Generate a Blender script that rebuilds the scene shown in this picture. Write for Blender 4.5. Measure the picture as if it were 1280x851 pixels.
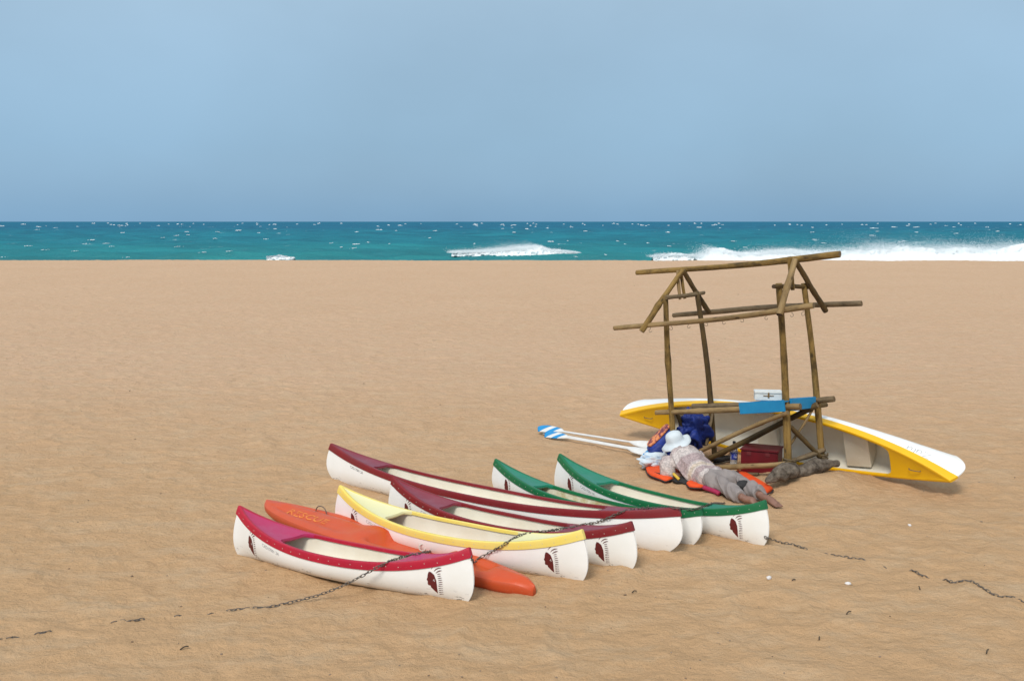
import bpy, bmesh, math, random
import numpy as np
from mathutils import Vector, Matrix, Euler
from mathutils.bvhtree import BVHTree
rad = math.radians
for o in list(bpy.data.objects): bpy.data.objects.remove(o)
S = bpy.context.scene
COL = S.collection

# ------------------------------------------------------------------ camera, sky, sun, exposure
CAM_H, FPX = 3.05, 1300.0                     # eye height, focal length in pixels of a 1280 wide frame
PITCH = math.atan(148.5 / FPX)
cd = bpy.data.cameras.new('camera'); cam = bpy.data.objects.new('camera', cd); COL.objects.link(cam)
cd.sensor_width = 36.0; cd.lens = 36.0 * FPX / 1280.0; cd.clip_start = 0.1; cd.clip_end = 60000
cam.location = (0, 0, CAM_H); cam.rotation_euler = (math.pi / 2 - PITCH, 0, 0)
S.camera = cam
SUN_EL, SUN_AZ = 46.0, 202.0                  # azimuth clockwise from +Y (the sea): behind and a little left
W = bpy.data.worlds.new('World'); S.world = W; W.use_nodes = True
wn = W.node_tree.nodes; wl = W.node_tree.links; wn.clear()
wout = wn.new('ShaderNodeOutputWorld'); wmix = wn.new('ShaderNodeMixShader')
b1 = wn.new('ShaderNodeBackground'); b2 = wn.new('ShaderNodeBackground')
sky = wn.new('ShaderNodeTexSky'); sky.sky_type = 'NISHITA'; sky.sun_disc = False
sky.sun_elevation = rad(SUN_EL); sky.sun_rotation = rad(SUN_AZ); sky.altitude = 5
sky.air_density = 1.2; sky.dust_density = 2.0
b1.inputs['Strength'].default_value = 0.10; wl.new(sky.outputs[0], b1.inputs['Color'])
# thin high veil of cloud over the whole sky
tc = wn.new('ShaderNodeTexCoord'); sep = wn.new('ShaderNodeSeparateXYZ'); wl.new(tc.outputs['Generated'], sep.inputs[0])
ramp = wn.new('ShaderNodeValToRGB'); wl.new(sep.outputs['Z'], ramp.inputs[0])
e = ramp.color_ramp.elements
e[0].position = 0.0; e[0].color = (.152, .280, .422, 1)
e[1].position = 0.75; e[1].color = (.47, .52, .56, 1)
a = e.new(.07); a.color = (.172, .300, .440, 1)
a = e.new(.20); a.color = (.245, .355, .462, 1)
a = e.new(.40); a.color = (.36, .44, .51, 1)
mp = wn.new('ShaderNodeMapping'); mp.inputs['Scale'].default_value = (1.6, 1.6, 2.6); wl.new(tc.outputs['Generated'], mp.inputs[0])
ns = wn.new('ShaderNodeTexNoise'); ns.inputs['Scale'].default_value = 1.7; ns.inputs['Detail'].default_value = 5
ns.inputs['Roughness'].default_value = .5; wl.new(mp.outputs[0], ns.inputs['Vector'])
mr = wn.new('ShaderNodeMapRange'); mr.inputs[1].default_value = .35; mr.inputs[2].default_value = .7
mr.inputs[3].default_value = .85; mr.inputs[4].default_value = .99; wl.new(ns.outputs[0], mr.inputs[0])
vm = wn.new('ShaderNodeVectorMath'); vm.operation = 'SCALE'; wl.new(ramp.outputs[0], vm.inputs[0]); wl.new(mr.outputs[0], vm.inputs['Scale'])
wl.new(vm.outputs[0], b2.inputs['Color']); b2.inputs['Strength'].default_value = 1.0
wmix.inputs[0].default_value = .88; wl.new(b1.outputs[0], wmix.inputs[1]); wl.new(b2.outputs[0], wmix.inputs[2])
wl.new(wmix.outputs[0], wout.inputs[0])
ld = bpy.data.lights.new('sun', 'SUN'); ld.energy = 1.5; ld.angle = rad(16); ld.color = (1, .95, .87)
sun = bpy.data.objects.new('sun', ld); COL.objects.link(sun)
_d = Vector((math.sin(rad(SUN_AZ)) * math.cos(rad(SUN_EL)), math.cos(rad(SUN_AZ)) * math.cos(rad(SUN_EL)), math.sin(rad(SUN_EL))))
sun.rotation_euler = _d.to_track_quat('Z', 'Y').to_euler(); sun.location = (0, 0, 30)
S.view_settings.view_transform = 'Standard'; S.view_settings.look = 'None'
S.view_settings.exposure = 0.68; S.view_settings.gamma = 1.0; S.view_settings.use_curve_mapping = False
S.render.engine = 'CYCLES'; S.render.resolution_x = 1024; S.render.resolution_y = 680

# ------------------------------------------------------------------ survey: sight lines -> real points
def ray(px, py):
    a = (px - 640) / FPX; b = -(py - 425.5) / FPX
    return Vector((a, math.cos(PITCH) + b * math.sin(PITCH), -math.sin(PITCH) + b * math.cos(PITCH)))
def U(px, py, Y):                      # point at distance Y
    d = ray(px, py); t = Y / d.y
    return Vector((d.x * t, Y, CAM_H + d.z * t))
def G(px, py, z=0.0):                  # point at height z
    d = ray(px, py); t = (z - CAM_H) / d.z
    return Vector((d.x * t, d.y * t, z))

# ------------------------------------------------------------------ noise
def _h(ix, iy, seed):
    n = (ix.astype(np.int64) * 374761393 + iy.astype(np.int64) * 668265263 + seed * 1442695041) & 0xffffffff
    n = ((n ^ (n >> 13)) * 1274126177) & 0xffffffff
    n = n ^ (n >> 16)
    return (n & 0xffffff) / float(0xffffff)
def vnoise(x, y, seed=0):
    x = np.asarray(x, float); y = np.asarray(y, float)
    ix = np.floor(x); iy = np.floor(y); fx = x - ix; fy = y - iy
    fx = fx * fx * fx * (fx * (fx * 6 - 15) + 10); fy = fy * fy * fy * (fy * (fy * 6 - 15) + 10)
    a = _h(ix, iy, seed); b = _h(ix + 1, iy, seed); c = _h(ix, iy + 1, seed); d = _h(ix + 1, iy + 1, seed)
    return (a + (b - a) * fx) * (1 - fy) + (c + (d - c) * fx) * fy
def fbm(x, y, seed=0, n=4):
    s = 0; a = .5
    for i in range(n):
        s = s + a * vnoise(x * 2 ** i + 17.3 * i, y * 2 ** i - 9.1 * i, seed + i); a *= .5
    return s

# ------------------------------------------------------------------ object helpers
def mesh_obj(name, V, F, mats=None, parent=None, smooth=True, mi=None, loc=None):
    me = bpy.data.meshes.new(name)
    V = [tuple(v) for v in V]
    if loc is not None: V = [(v[0] - loc[0], v[1] - loc[1], v[2] - loc[2]) for v in V]
    me.from_pydata(V, [], [tuple(int(i) for i in f) for f in F])
    for m in (mats if isinstance(mats, (list, tuple)) else [mats]):
        if m: me.materials.append(m)
    if mi is not None: me.polygons.foreach_set('material_index', mi)
    me.polygons.foreach_set('use_smooth', [bool(smooth)] * len(me.polygons))
    me.update()
    o = bpy.data.objects.new(name, me); COL.objects.link(o)
    if parent is not None: o.parent = parent
    if loc is not None: o.location = loc
    return o
def fast_mesh(name, V, Q, mat, smooth=True):      # numpy quads
    me = bpy.data.meshes.new(name)
    n = len(Q); k = Q.shape[1]
    me.vertices.add(len(V)); me.vertices.foreach_set('co', np.asarray(V, np.float32).ravel())
    me.loops.add(n * k); me.loops.foreach_set('vertex_index', np.asarray(Q, np.int32).ravel())
    me.polygons.add(n); me.polygons.foreach_set('loop_start', np.arange(0, n * k, k, dtype=np.int32))
    me.polygons.foreach_set('use_smooth', np.full(n, smooth))
    me.materials.append(mat); me.update(calc_edges=True); me.validate()
    o = bpy.data.objects.new(name, me); COL.objects.link(o); return o
def grid_quads(r, c):
    i = np.arange(r * c).reshape(r, c)
    return np.stack([i[:-1, :-1].ravel(), i[:-1, 1:].ravel(), i[1:, 1:].ravel(), i[1:, :-1].ravel()], 1)
def empty(name, loc=(0, 0, 0), rot=None):
    o = bpy.data.objects.new(name, None); COL.objects.link(o); o.location = loc; o.empty_display_size = .1
    if rot is not None: o.rotation_euler = rot
    return o
def tag(o, label=None, cat=None, group=None, kind=None):
    if label: o['label'] = label
    if cat: o['category'] = cat
    if group: o['group'] = group
    if kind: o['kind'] = kind
    return o
def rings(R, close=True, cap=True):     # list of rings (equal counts) -> verts, faces
    V = [p for r in R for p in r]; n = len(R[0]); F = []
    for i in range(len(R) - 1):
        for j in range(n if close else n - 1):
            k = (j + 1) % n
            F.append((i * n + j, i * n + k, (i + 1) * n + k, (i + 1) * n + j))
    if cap:
        F.append(tuple(range(n))[::-1]); b = (len(R) - 1) * n; F.append(tuple(b + j for j in range(n)))
    return V, F
def smooth_path(P, n):
    P = [Vector(p) for p in P]; out = []
    m = len(P)
    for i in range(m - 1):
        p0 = P[max(i - 1, 0)]; p1 = P[i]; p2 = P[i + 1]; p3 = P[min(i + 2, m - 1)]
        for k in range(n):
            t = k / n
            out.append(.5 * ((2 * p1) + (-p0 + p2) * t + (2 * p0 - 5 * p1 + 4 * p2 - p3) * t * t + (-p0 + 3 * p1 - 3 * p2 + p3) * t ** 3))
    out.append(P[-1].copy()); return out
def tube(path, rr, n=8, cap=True):
    R = []; up = Vector((.13, .27, .95)).normalized()
    for i, p in enumerate(path):
        d = (path[min(i + 1, len(path) - 1)] - path[max(i - 1, 0)]).normalized()
        if abs(d.dot(up)) > .95: up = Vector((.9, .3, .1)).normalized()
        s = d.cross(up).normalized(); u = s.cross(d).normalized(); up = u
        r = rr[i] if isinstance(rr, (list, tuple)) else rr
        R.append([p + s * (r * math.cos(2 * math.pi * k / n)) + u * (r * math.sin(2 * math.pi * k / n)) for k in range(n)])
    return rings(R, True, cap)
def merge(parts):
    V = []; F = []
    for v, f in parts:
        o = len(V); V += list(v); F += [tuple(i + o for i in q) for q in f]
    return V, F

# ------------------------------------------------------------------ materials
def newmat(name):
    m = bpy.data.materials.new(name); m.use_nodes = True
    nt = m.node_tree; b = nt.nodes['Principled BSDF']
    return m, nt, nt.nodes, nt.links, b
def noise_node(N, L, scale, detail=4, rough=.5, vec=None, stretch=None):
    n = N.new('ShaderNodeTexNoise'); n.inputs['Scale'].default_value = scale; n.inputs['Detail'].default_value = detail
    n.inputs['Roughness'].default_value = rough
    t = N.new('ShaderNodeTexCoord'); src = t.outputs['Object']
    if stretch:
        mpn = N.new('ShaderNodeMapping'); mpn.inputs['Scale'].default_value = stretch
        L.new(src, mpn.inputs[0]); src = mpn.outputs[0]
    L.new(src, n.inputs['Vector']); return n
def ramp2(N, L, fac, p0, c0, p1, c1):
    r = N.new('ShaderNodeValToRGB'); L.new(fac, r.inputs[0])
    r.color_ramp.elements[0].position = p0; r.color_ramp.elements[0].color = (*c0, 1)
    r.color_ramp.elements[1].position = p1; r.color_ramp.elements[1].color = (*c1, 1)
    return r
def mixc(N, L, fac, a, b):
    m = N.new('ShaderNodeMix'); m.data_type = 'RGBA'
    if isinstance(fac, (int, float)): m.inputs[0].default_value = fac
    else: L.new(fac, m.inputs[0])
    for s, v in ((6, a), (7, b)):
        if isinstance(v, tuple): m.inputs[s].default_value = (*v, 1)
        else: L.new(v, m.inputs[s])
    return m.outputs[2]
def bump(N, L, b, h, strength, dist):
    bn = N.new('ShaderNodeBump'); bn.inputs['Strength'].default_value = strength; bn.inputs['Distance'].default_value = dist
    L.new(h, bn.inputs['Height']); L.new(bn.outputs[0], b.inputs['Normal']); return bn
def simple(name, c, c2=None, rough=.5, scale=8, stretch=None, bmp=0, bscale=60, spec=.5, lo=.35, hi=.65, detail=5):
    m, nt, N, L, b = newmat(name)
    b.inputs['Roughness'].default_value = rough; b.inputs['Specular IOR Level'].default_value = spec
    if c2 is None: c2 = tuple(x * .85 for x in c)
    n = noise_node(N, L, scale, detail, .55, stretch=stretch)
    r = ramp2(N, L, n.outputs[0], lo, c, hi, c2); L.new(r.outputs[0], b.inputs['Base Color'])
    if bmp:
        n2 = noise_node(N, L, bscale, 4, .6, stretch=stretch); bump(N, L, b, n2.outputs[0], 1, bmp)
    return m
M = {}
def paint(name, c, c2, rough=.33, dirt=.12):
    m, nt, N, L, b = newmat(name); b.inputs['Roughness'].default_value = rough
    n = noise_node(N, L, 3.2, 6, .6); r = ramp2(N, L, n.outputs[0], .38, c, .66, c2)
    n2 = noise_node(N, L, 38, 5, .7); r2 = ramp2(N, L, n2.outputs[0], .60, (0, 0, 0), .78, (dirt * 3, dirt * 3, dirt * 3))
    col = mixc(N, L, r2.outputs[0], r.outputs[0], (.42, .33, .23))
    L.new(col, b.inputs['Base Color'])
    n3 = noise_node(N, L, 9, 3); rr = N.new('ShaderNodeMapRange'); rr.inputs[3].default_value = rough - .06; rr.inputs[4].default_value = rough + .22
    L.new(n3.outputs[0], rr.inputs[0]); L.new(rr.outputs[0], b.inputs['Roughness'])
    return m
def hull_mat():
    m, nt, N, L, b = newmat('white_gelcoat')
    n = noise_node(N, L, 2.6, 6, .6); r = ramp2(N, L, n.outputs[0], .35, (.90, .90, .885), .7, (.85, .845, .81))
    # sandy grime and scuffs gathered low on the hull, broken up by noise
    t = N.new('ShaderNodeTexCoord'); sp = N.new('ShaderNodeSeparateXYZ'); L.new(t.outputs['Object'], sp.inputs[0])
    zz = N.new('ShaderNodeMapRange'); zz.inputs[1].default_value = .02; zz.inputs[2].default_value = .17; zz.inputs[3].default_value = .62; zz.inputs[4].default_value = 0
    L.new(sp.outputs['Z'], zz.inputs[0])
    n2 = noise_node(N, L, 5.5, 7, .68, stretch=(.5, 1, 1.6)); mu = N.new('ShaderNodeMath'); mu.operation = 'MULTIPLY'; mu.use_clamp = True
    L.new(zz.outputs[0], mu.inputs[0]); L.new(n2.outputs[0], mu.inputs[1])
    col = mixc(N, L, mu.outputs[0], r.outputs[0], (.50, .40, .27))
    # black scrapes near the bottom
    n3 = noise_node(N, L, 20, 6, .75, stretch=(.35, 1, 1.8)); r3 = ramp2(N, L, n3.outputs[0], .60, (0, 0, 0), .625, (1, 1, 1))
    z3 = N.new('ShaderNodeMapRange'); z3.inputs[1].default_value = .05; z3.inputs[2].default_value = .11; z3.inputs[3].default_value = .8; z3.inputs[4].default_value = 0
    L.new(sp.outputs['Z'], z3.inputs[0]); m3 = N.new('ShaderNodeMath'); m3.operation = 'MULTIPLY'; L.new(r3.outputs[0], m3.inputs[0]); L.new(z3.outputs[0], m3.inputs[1])
    col = mixc(N, L, m3.outputs[0], col, (.09, .075, .06))
    n4 = noise_node(N, L, 14, 8, .8, stretch=(.25, 1, 2.5)); r4 = ramp2(N, L, n4.outputs[0], .61, (0, 0, 0), .72, (.45, .45, .45))
    col = mixc(N, L, r4.outputs[0], col, (.45, .42, .36))
    L.new(col, b.inputs['Base Color'])
    n5 = noise_node(N, L, 7, 4); rr = N.new('ShaderNodeMapRange'); rr.inputs[3].default_value = .28; rr.inputs[4].default_value = .55
    L.new(n5.outputs[0], rr.inputs[0]); L.new(rr.outputs[0], b.inputs['Roughness'])
    return m
M['hull'] = hull_mat()
M['crimson'] = paint('crimson_gelcoat', (.47, .004, .030), (.40, .006, .03), .38, .10)
M['crimson_deck'] = paint('faded_sky_tinted_crimson_gelcoat', (.52, .012, .10), (.47, .03, .12), .36, .10)  # sun fading plus the sky's reflection painted into the deck colour
M['maroon'] = paint('maroon_gelcoat', (.22, .007, .011), (.19, .012, .016), .4, .10)
M['maroon_deck'] = paint('faded_maroon_gelcoat', (.23, .018, .038), (.25, .035, .055), .34, .10)
M['yellow'] = paint('yellow_gelcoat', (.86, .66, .13), (.84, .69, .20), .42, .08)
M['yellow_deck'] = paint('faded_yellow_gelcoat', (.86, .80, .42), (.84, .79, .46), .42, .06)
M['green'] = paint('green_gelcoat', (.002, .145, .045), (.004, .12, .04), .36, .10)
M['green_deck'] = paint('faded_green_gelcoat', (.003, .22, .12), (.01, .20, .12), .33, .10)
M['amber'] = paint('amber_gelcoat', (.88, .50, .004), (.85, .47, .005), .35, .06)
M['cream'] = simple('cream_inner_gelcoat', (.80, .76, .65), (.72, .66, .53), .5, 5, detail=7, lo=.35, hi=.75)
def sandy_cream():
    m, nt, N, L, b = newmat('sandy_inner_gelcoat'); b.inputs['Roughness'].default_value = .8
    n = noise_node(N, L, 5, 8, .7); r = ramp2(N, L, n.outputs[0], .40, (.66, .64, .52), .60, (.42, .36, .18))
    n2 = noise_node(N, L, 11, 8, .75); r2 = ramp2(N, L, n2.outputs[0], .60, (0, 0, 0), .68, (1, 1, 1))
    L.new(mixc(N, L, r2.outputs[0], r.outputs[0], (.22, .15, .06)), b.inputs['Base Color']); return m
M['sandy_cream'] = sandy_cream()
M['rivet'] = simple('rivet_white', (.62, .58, .52), rough=.5)
M['emblem'] = simple('emblem_maroon', (.13, .010, .010), (.10, .010, .010), .55, 30)
M['feather'] = simple('emblem_feather', (.13, .045, .05), (.17, .09, .09), .55, 60)
M['ink'] = simple('grey_lettering', (.30, .31, .32), (.45, .45, .44), .6, 90)
M['ink_dark'] = simple('dark_lettering', (.16, .17, .18), (.30, .30, .30), .6, 90)
M['orange_hull'] = paint('orange_plastic', (.60, .072, .012), (.56, .09, .025), .36, .10)
M['orange_low'] = paint('worn_orange_plastic', (.55, .075, .018), (.45, .07, .02), .45, .18)
M['yellow_ink'] = simple('yellow_lettering', (.78, .30, .045), (.68, .13, .02), .5, 30)
M['steel'] = simple('dark_steel', (.10, .095, .09), (.16, .11, .07), .45, 60)
M['chain'] = simple('chain_steel', (.11, .10, .09), (.19, .16, .13), .5, 50); M['chain'].node_tree.nodes['Principled BSDF'].inputs['Metallic'].default_value = .4
def wood(name, c, c2, c3, rough=.72):
    m, nt, N, L, b = newmat(name); b.inputs['Roughness'].default_value = rough; b.inputs['Specular IOR Level'].default_value = .3
    n = noise_node(N, L, 26, 6, .65, stretch=(1, 1, .06)); r = ramp2(N, L, n.outputs[0], .36, c, .64, c2)
    n2 = noise_node(N, L, 5, 6, .7, stretch=(1, 1, .45)); r2 = ramp2(N, L, n2.outputs[0], .44, (0, 0, 0), .60, (.95, .95, .95))
    col = mixc(N, L, r2.outputs[0], r.outputs[0], c3)
    v = N.new('ShaderNodeTexVoronoi'); v.inputs['Scale'].default_value = 3.0
    t = N.new('ShaderNodeTexCoord'); mpn = N.new('ShaderNodeMapping'); mpn.inputs['Scale'].default_value = (4, 4, 1.6); L.new(t.outputs['Object'], mpn.inputs[0]); L.new(mpn.outputs[0], v.inputs['Vector'])
    r3 = ramp2(N, L, v.outputs['Distance'], .10, (.9, .9, .9), .20, (0, 0, 0))
    col = mixc(N, L, r3.outputs[0], col, (.05, .032, .015))
    L.new(col, b.inputs['Base Color']); n4 = noise_node(N, L, 55, 5, .7, stretch=(1, 1, .08)); bump(N, L, b, n4.outputs[0], 1, .012)
    return m
M['wood'] = wood('weathered_pole', (.34, .215, .065), (.20, .118, .030), (.085, .052, .017))
M['wood_dark'] = wood('dark_pole', (.14, .088, .030), (.095, .058, .02), (.06, .04, .018))
M['wood_pale'] = wood('pale_pole', (.36, .245, .115), (.25, .16, .065), (.17, .11, .05))
M['wood_grey'] = wood('greyed_pole', (.22, .16, .09), (.16, .11, .06), (.10, .07, .04))
M['sawn'] = simple('sawn_end', (.20, .135, .065), (.11, .07, .03), .8, 60)
M['sawn_dark'] = simple('dark_sawn_end', (.07, .04, .018), (.04, .024, .012), .8, 60)
def bark():
    m, nt, N, L, b = newmat('driftwood_bark'); b.inputs['Roughness'].default_value = .9; b.inputs['Specular IOR Level'].default_value = .2
    n = noise_node(N, L, 14, 7, .72); r = ramp2(N, L, n.outputs[0], .36, (.055, .042, .032), .66, (.235, .195, .155)); L.new(r.outputs[0], b.inputs['Base Color'])
    n2 = noise_node(N, L, 30, 6, .7); bump(N, L, b, n2.outputs[0], 1, .02); return m
M['bark'] = bark()

# ------------------------------------------------------------------ beach
def G3(p): return (p.x, p.y)
HULLS = [(-1.4528, 8.7166, -.5197, 2.56, .50), (-.5611, 9.3168, -.5771, 2.8, .48), (-.0929, 9.6479, -.6128, 2.82, .45), (-.3305, 10.6797, -.6483, 4.67, .5), (.765, 10.535, -.799, 2.85, .42), (1.4381, 10.5159, -.8217, 2.76, .46)]
MOUNDS = []
for (px, py, sx, sy, h) in ((1000, 606, .45, .36, .12), (1050, 600, .40, .32, .09), (955, 596, .35, .25, .03),
                            (600, 742, .5, .3, -.012), (745, 718, .4, .25, .012), (805, 706, .35, .25, .014), (890, 690, .5, .2, .016), (330, 715, .6, .2, .01),
                            (450, 745, .6, .18, -.01), (1170, 618, .5, .3, -.02)):
    g = G(px, py); MOUNDS.append((g.x, g.y, sx, sy, h))
def cell(x, y, seed):                 # worn dimples: squared distance to the nearest footfall
    ix = np.floor(x); iy = np.floor(y); best = np.full(x.shape, 9.)
    for i in (-1, 0, 1):
        for j in (-1, 0, 1):
            cx = ix + i + _h(ix + i, iy + j, seed); cy = iy + j + _h(ix + i, iy + j, seed + 1)
            best = np.minimum(best, (x - cx) ** 2 + (y - cy) ** 2)
    return np.minimum(best, 1.0)
def sandz(x, y):
    x = np.asarray(x, float); y = np.asarray(y, float)
    # long flat, gentle berm, then the face falling to the water
    berm = .15 * np.clip((y - 52) / 26, 0, 1) ** 2 + (.11 * (vnoise(x * .045, y * 0 + 3.3, 5) - .5) + .05 * (vnoise(x * .35, y * .15, 6) - .5)) * np.clip((y - 60) / 20, 0, 1)
    drop = np.where(y > 79, -((np.clip(y, 79, 400) - 79) ** 1.35) * .05, 0)
    z = berm + np.maximum(drop, -7)
    sw = fbm(x * .35, y * .35, 11, 3) - .44
    z = z + .05 * sw * np.clip((40 - y) / 30, .25, 1)
    # wind-worn scallops left by trampling
    wx = x + .35 * (fbm(x * 1.3, y * 1.3, 31, 3) - .44); wy = y + .35 * (fbm(x * 1.3 + 40, y * 1.3, 37, 3) - .44)
    d = vnoise(wx * 3.1, wy * 3.6, 21); rdg = 1 - np.abs(2 * vnoise(wx * 2.3 + 7, wy * 3.0, 23) - 1)
    z = z + .016 * (d - .5) + .012 * (rdg ** 2 - .33)
    am = .35 + 1.1 * vnoise(x * .9, y * .9, 41)
    z = z + .042 * am * (cell(wx * 2.9, wy * 3.3, 51) - .3) + .017 * (cell(wx * 7.0, wy * 7.6, 57) - .3) * (.4 + 1.2 * vnoise(x * 1.7, y * 1.7, 43))
    z = z + .008 * (vnoise(wx * 12 + 3, wy * 13, 25) - .5) + .005 * (vnoise(wx * 27, wy * 29, 27) - .5)
    for (cx, cy, th, L_, B_) in HULLS:          # sand drifted against the hulls
        u = (x - cx) * math.cos(th) + (y - cy) * math.sin(th); v = -(x - cx) * math.sin(th) + (y - cy) * math.cos(th)
        w_ = B_ / 2 * np.clip(1 - np.abs(u / (L_ / 2)) ** 2.2, 0, 1); d_ = np.abs(v) - w_ * .80
        z = z + np.where(np.abs(u) < L_ / 2 + .1, (.004 + .024 * vnoise(x * 3.3, y * 3.3, 71)) * np.exp(-(d_ / .10) ** 2), 0)
    for (mx, my, sx, sy, h) in MOUNDS:
        z = z + h * np.exp(-((x - mx) / sx) ** 2 - ((y - my) / sy) ** 2)
    return z
def sz(x, y): return float(sandz(np.array([x]), np.array([y]))[0])
ys = [3.2]
while ys[-1] < 130: ys.append(ys[-1] * (1.0042 if ys[-1] > 6 else 1.012))
ys = np.array([-25, -6, 1.0] + ys + [150, 200]); nv = 620
vv = np.linspace(-1, 1, nv)
YY = np.repeat(ys[:, None], nv + 4, 1); half = .68 * np.clip(ys, 5, None) + 1.5
XX = np.concatenate([np.full((len(ys), 1), -420.), -(half[:, None] * 1.6 + 6), half[:, None] * vv[None, :], half[:, None] * 1.6 + 6, np.full((len(ys), 1), 420.)], 1)
ZZ = sandz(XX, YY)
def sand_mat():
    m, nt, N, L, b = newmat('beach_sand'); b.inputs['Roughness'].default_value = .95; b.inputs['Specular IOR Level'].default_value = .12
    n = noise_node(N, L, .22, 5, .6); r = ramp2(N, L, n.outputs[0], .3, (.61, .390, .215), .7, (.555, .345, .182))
    # browner near, paler far: dimple shading of the near sand painted into the colour
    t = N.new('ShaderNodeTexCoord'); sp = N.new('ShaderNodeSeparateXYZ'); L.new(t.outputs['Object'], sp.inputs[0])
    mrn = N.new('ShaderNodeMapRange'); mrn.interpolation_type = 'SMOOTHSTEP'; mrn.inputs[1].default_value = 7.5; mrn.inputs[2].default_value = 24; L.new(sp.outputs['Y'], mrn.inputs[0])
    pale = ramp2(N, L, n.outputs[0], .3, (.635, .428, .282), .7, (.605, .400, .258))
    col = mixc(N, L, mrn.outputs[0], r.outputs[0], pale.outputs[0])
    # random darker mottles, then paler ones
    n2 = noise_node(N, L, 5.5, 7, .7, stretch=(.8, 1.0, 1)); r2 = ramp2(N, L, n2.outputs[0], .44, (0, 0, 0), .72, (.5, .5, .5))
    col = mixc(N, L, r2.outputs[0], col, (.46, .29, .15))
    n2b = noise_node(N, L, 2.2, 8, .74, stretch=(.6, 1.0, 1)); r2b = ramp2(N, L, n2b.outputs[0], .47, (0, 0, 0), .72, (.6, .6, .6))
    col = mixc(N, L, r2b.outputs[0], col, (.60, .455, .30))
    n3 = noise_node(N, L, 160, 3, .7); r3 = ramp2(N, L, n3.outputs[0], .3, (.74, .72, .70), .7, (1.20, 1.21, 1.22))
    mm = N.new('ShaderNodeMix'); mm.data_type = 'RGBA'; mm.blend_type = 'MULTIPLY'; mm.inputs[0].default_value = .8
    L.new(col, mm.inputs[6]); L.new(r3.outputs[0], mm.inputs[7])
    L.new(mm.outputs[2], b.inputs['Base Color'])
    n4 = noise_node(N, L, 22, 6, .68); n5 = noise_node(N, L, 120, 3, .7)
    ad = N.new('ShaderNodeMath'); ad.operation = 'MULTIPLY_ADD'; L.new(n5.outputs[0], ad.inputs[0]); ad.inputs[1].default_value = .25; L.new(n4.outputs[0], ad.inputs[2])
    n6 = noise_node(N, L, 7.5, 7, .66, stretch=(.85, 1.1, 1)); ad2 = N.new('ShaderNodeMath'); ad2.operation = 'MULTIPLY_ADD'; L.new(n6.outputs[0], ad2.inputs[0]); ad2.inputs[1].default_value = 2.4; L.new(ad.outputs[0], ad2.inputs[2])
    bump(N, L, b, ad2.outputs[0], 1.0, .021)
    return m
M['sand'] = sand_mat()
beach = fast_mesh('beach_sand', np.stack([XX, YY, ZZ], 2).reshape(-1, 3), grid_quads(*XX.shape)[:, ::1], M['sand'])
tag(beach, 'wide tan beach of wind-worn, trampled dry sand', kind='structure')

# ------------------------------------------------------------------ sea
SEA = -2.5
def sea_mat():
    m, nt, N, L, b = newmat('sea_water'); b.inputs['Roughness'].default_value = .35; b.inputs['IOR'].default_value = 1.33; b.inputs['Specular IOR Level'].default_value = .06
    t = N.new('ShaderNodeTexCoord'); sp = N.new('ShaderNodeSeparateXYZ'); L.new(t.outputs['Object'], sp.inputs[0])
    n0 = noise_node(N, L, .012, 4, .6); wv = N.new('ShaderNodeMath'); wv.operation = 'MULTIPLY_ADD'; L.new(n0.outputs[0], wv.inputs[0]); wv.inputs[1].default_value = 190; L.new(sp.outputs['Y'], wv.inputs[2])
    r = N.new('ShaderNodeValToRGB'); mrn = N.new('ShaderNodeMapRange'); mrn.inputs[1].default_value = 220; mrn.inputs[2].default_value = 1100; L.new(wv.outputs[0], mrn.inputs[0]); L.new(mrn.outputs[0], r.inputs[0])
    el = r.color_ramp.elements; el[0].position = 0; el[0].color = (.016, .245, .255, 1); el[1].position = 1; el[1].color = (.010, .140, .235, 1)
    x = el.new(.22); x.color = (.008, .190, .250, 1)
    n1 = noise_node(N, L, .05, 6, .62, stretch=(.7, 1, 1)); r1 = ramp2(N, L, n1.outputs[0], .35, (.74, .78, .82), .68, (1.24, 1.20, 1.16))
    mm = N.new('ShaderNodeMix'); mm.data_type = 'RGBA'; mm.blend_type = 'MULTIPLY'; mm.inputs[0].default_value = 1
    L.new(r.outputs[0], mm.inputs[6]); L.new(r1.outputs[0], mm.inputs[7])
    # lacy foam streaks lying on the water
    n2 = noise_node(N, L, .20, 8, .72, stretch=(.45, .5, 1)); r2 = ramp2(N, L, n2.outputs[0], .640, (0, 0, 0), .72, (.75, .75, .75))
    L.new(mixc(N, L, r2.outputs[0], mm.outputs[2], (.62, .74, .76)), b.inputs['Base Color'])
    n3 = noise_node(N, L, .45, 8, .72, stretch=(.6, 1, 1)); bn = bump(N, L, b, n3.outputs[0], 1, .9)
    df = N.new('ShaderNodeBsdfDiffuse'); gl = N.new('ShaderNodeBsdfGlossy'); gl.inputs['Roughness'].default_value = .32; mx = N.new('ShaderNodeMixShader'); mx.inputs[0].default_value = .07
    col = [l for l in L if l.to_socket == b.inputs['Base Color']][0].from_socket
    L.new(col, df.inputs['Color']); L.new(bn.outputs[0], df.inputs['Normal']); L.new(bn.outputs[0], gl.inputs['Normal'])
    L.new(df.outputs[0], mx.inputs[1]); L.new(gl.outputs[0], mx.inputs[2]); L.new(mx.outputs[0], N['Material Output'].inputs['Surface'])
    N.remove(b)
    return m
M['sea'] = sea_mat()
sy = [105.]
while sy[-1] < 3200: sy.append(sy[-1] * 1.0058)
sy = np.array(sy + [5000, 9000, 18000, 40000]); nc = 460; sv = np.linspace(-1, 1, nc)
SXh = np.where(sy < 3300, .75 * sy + 60, sy * 1.3); SX = SXh[:, None] * sv[None, :]; SY = np.repeat(sy[:, None], nc, 1)
rs = np.random.RandomState(4); SZ = np.zeros_like(SX)
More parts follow.
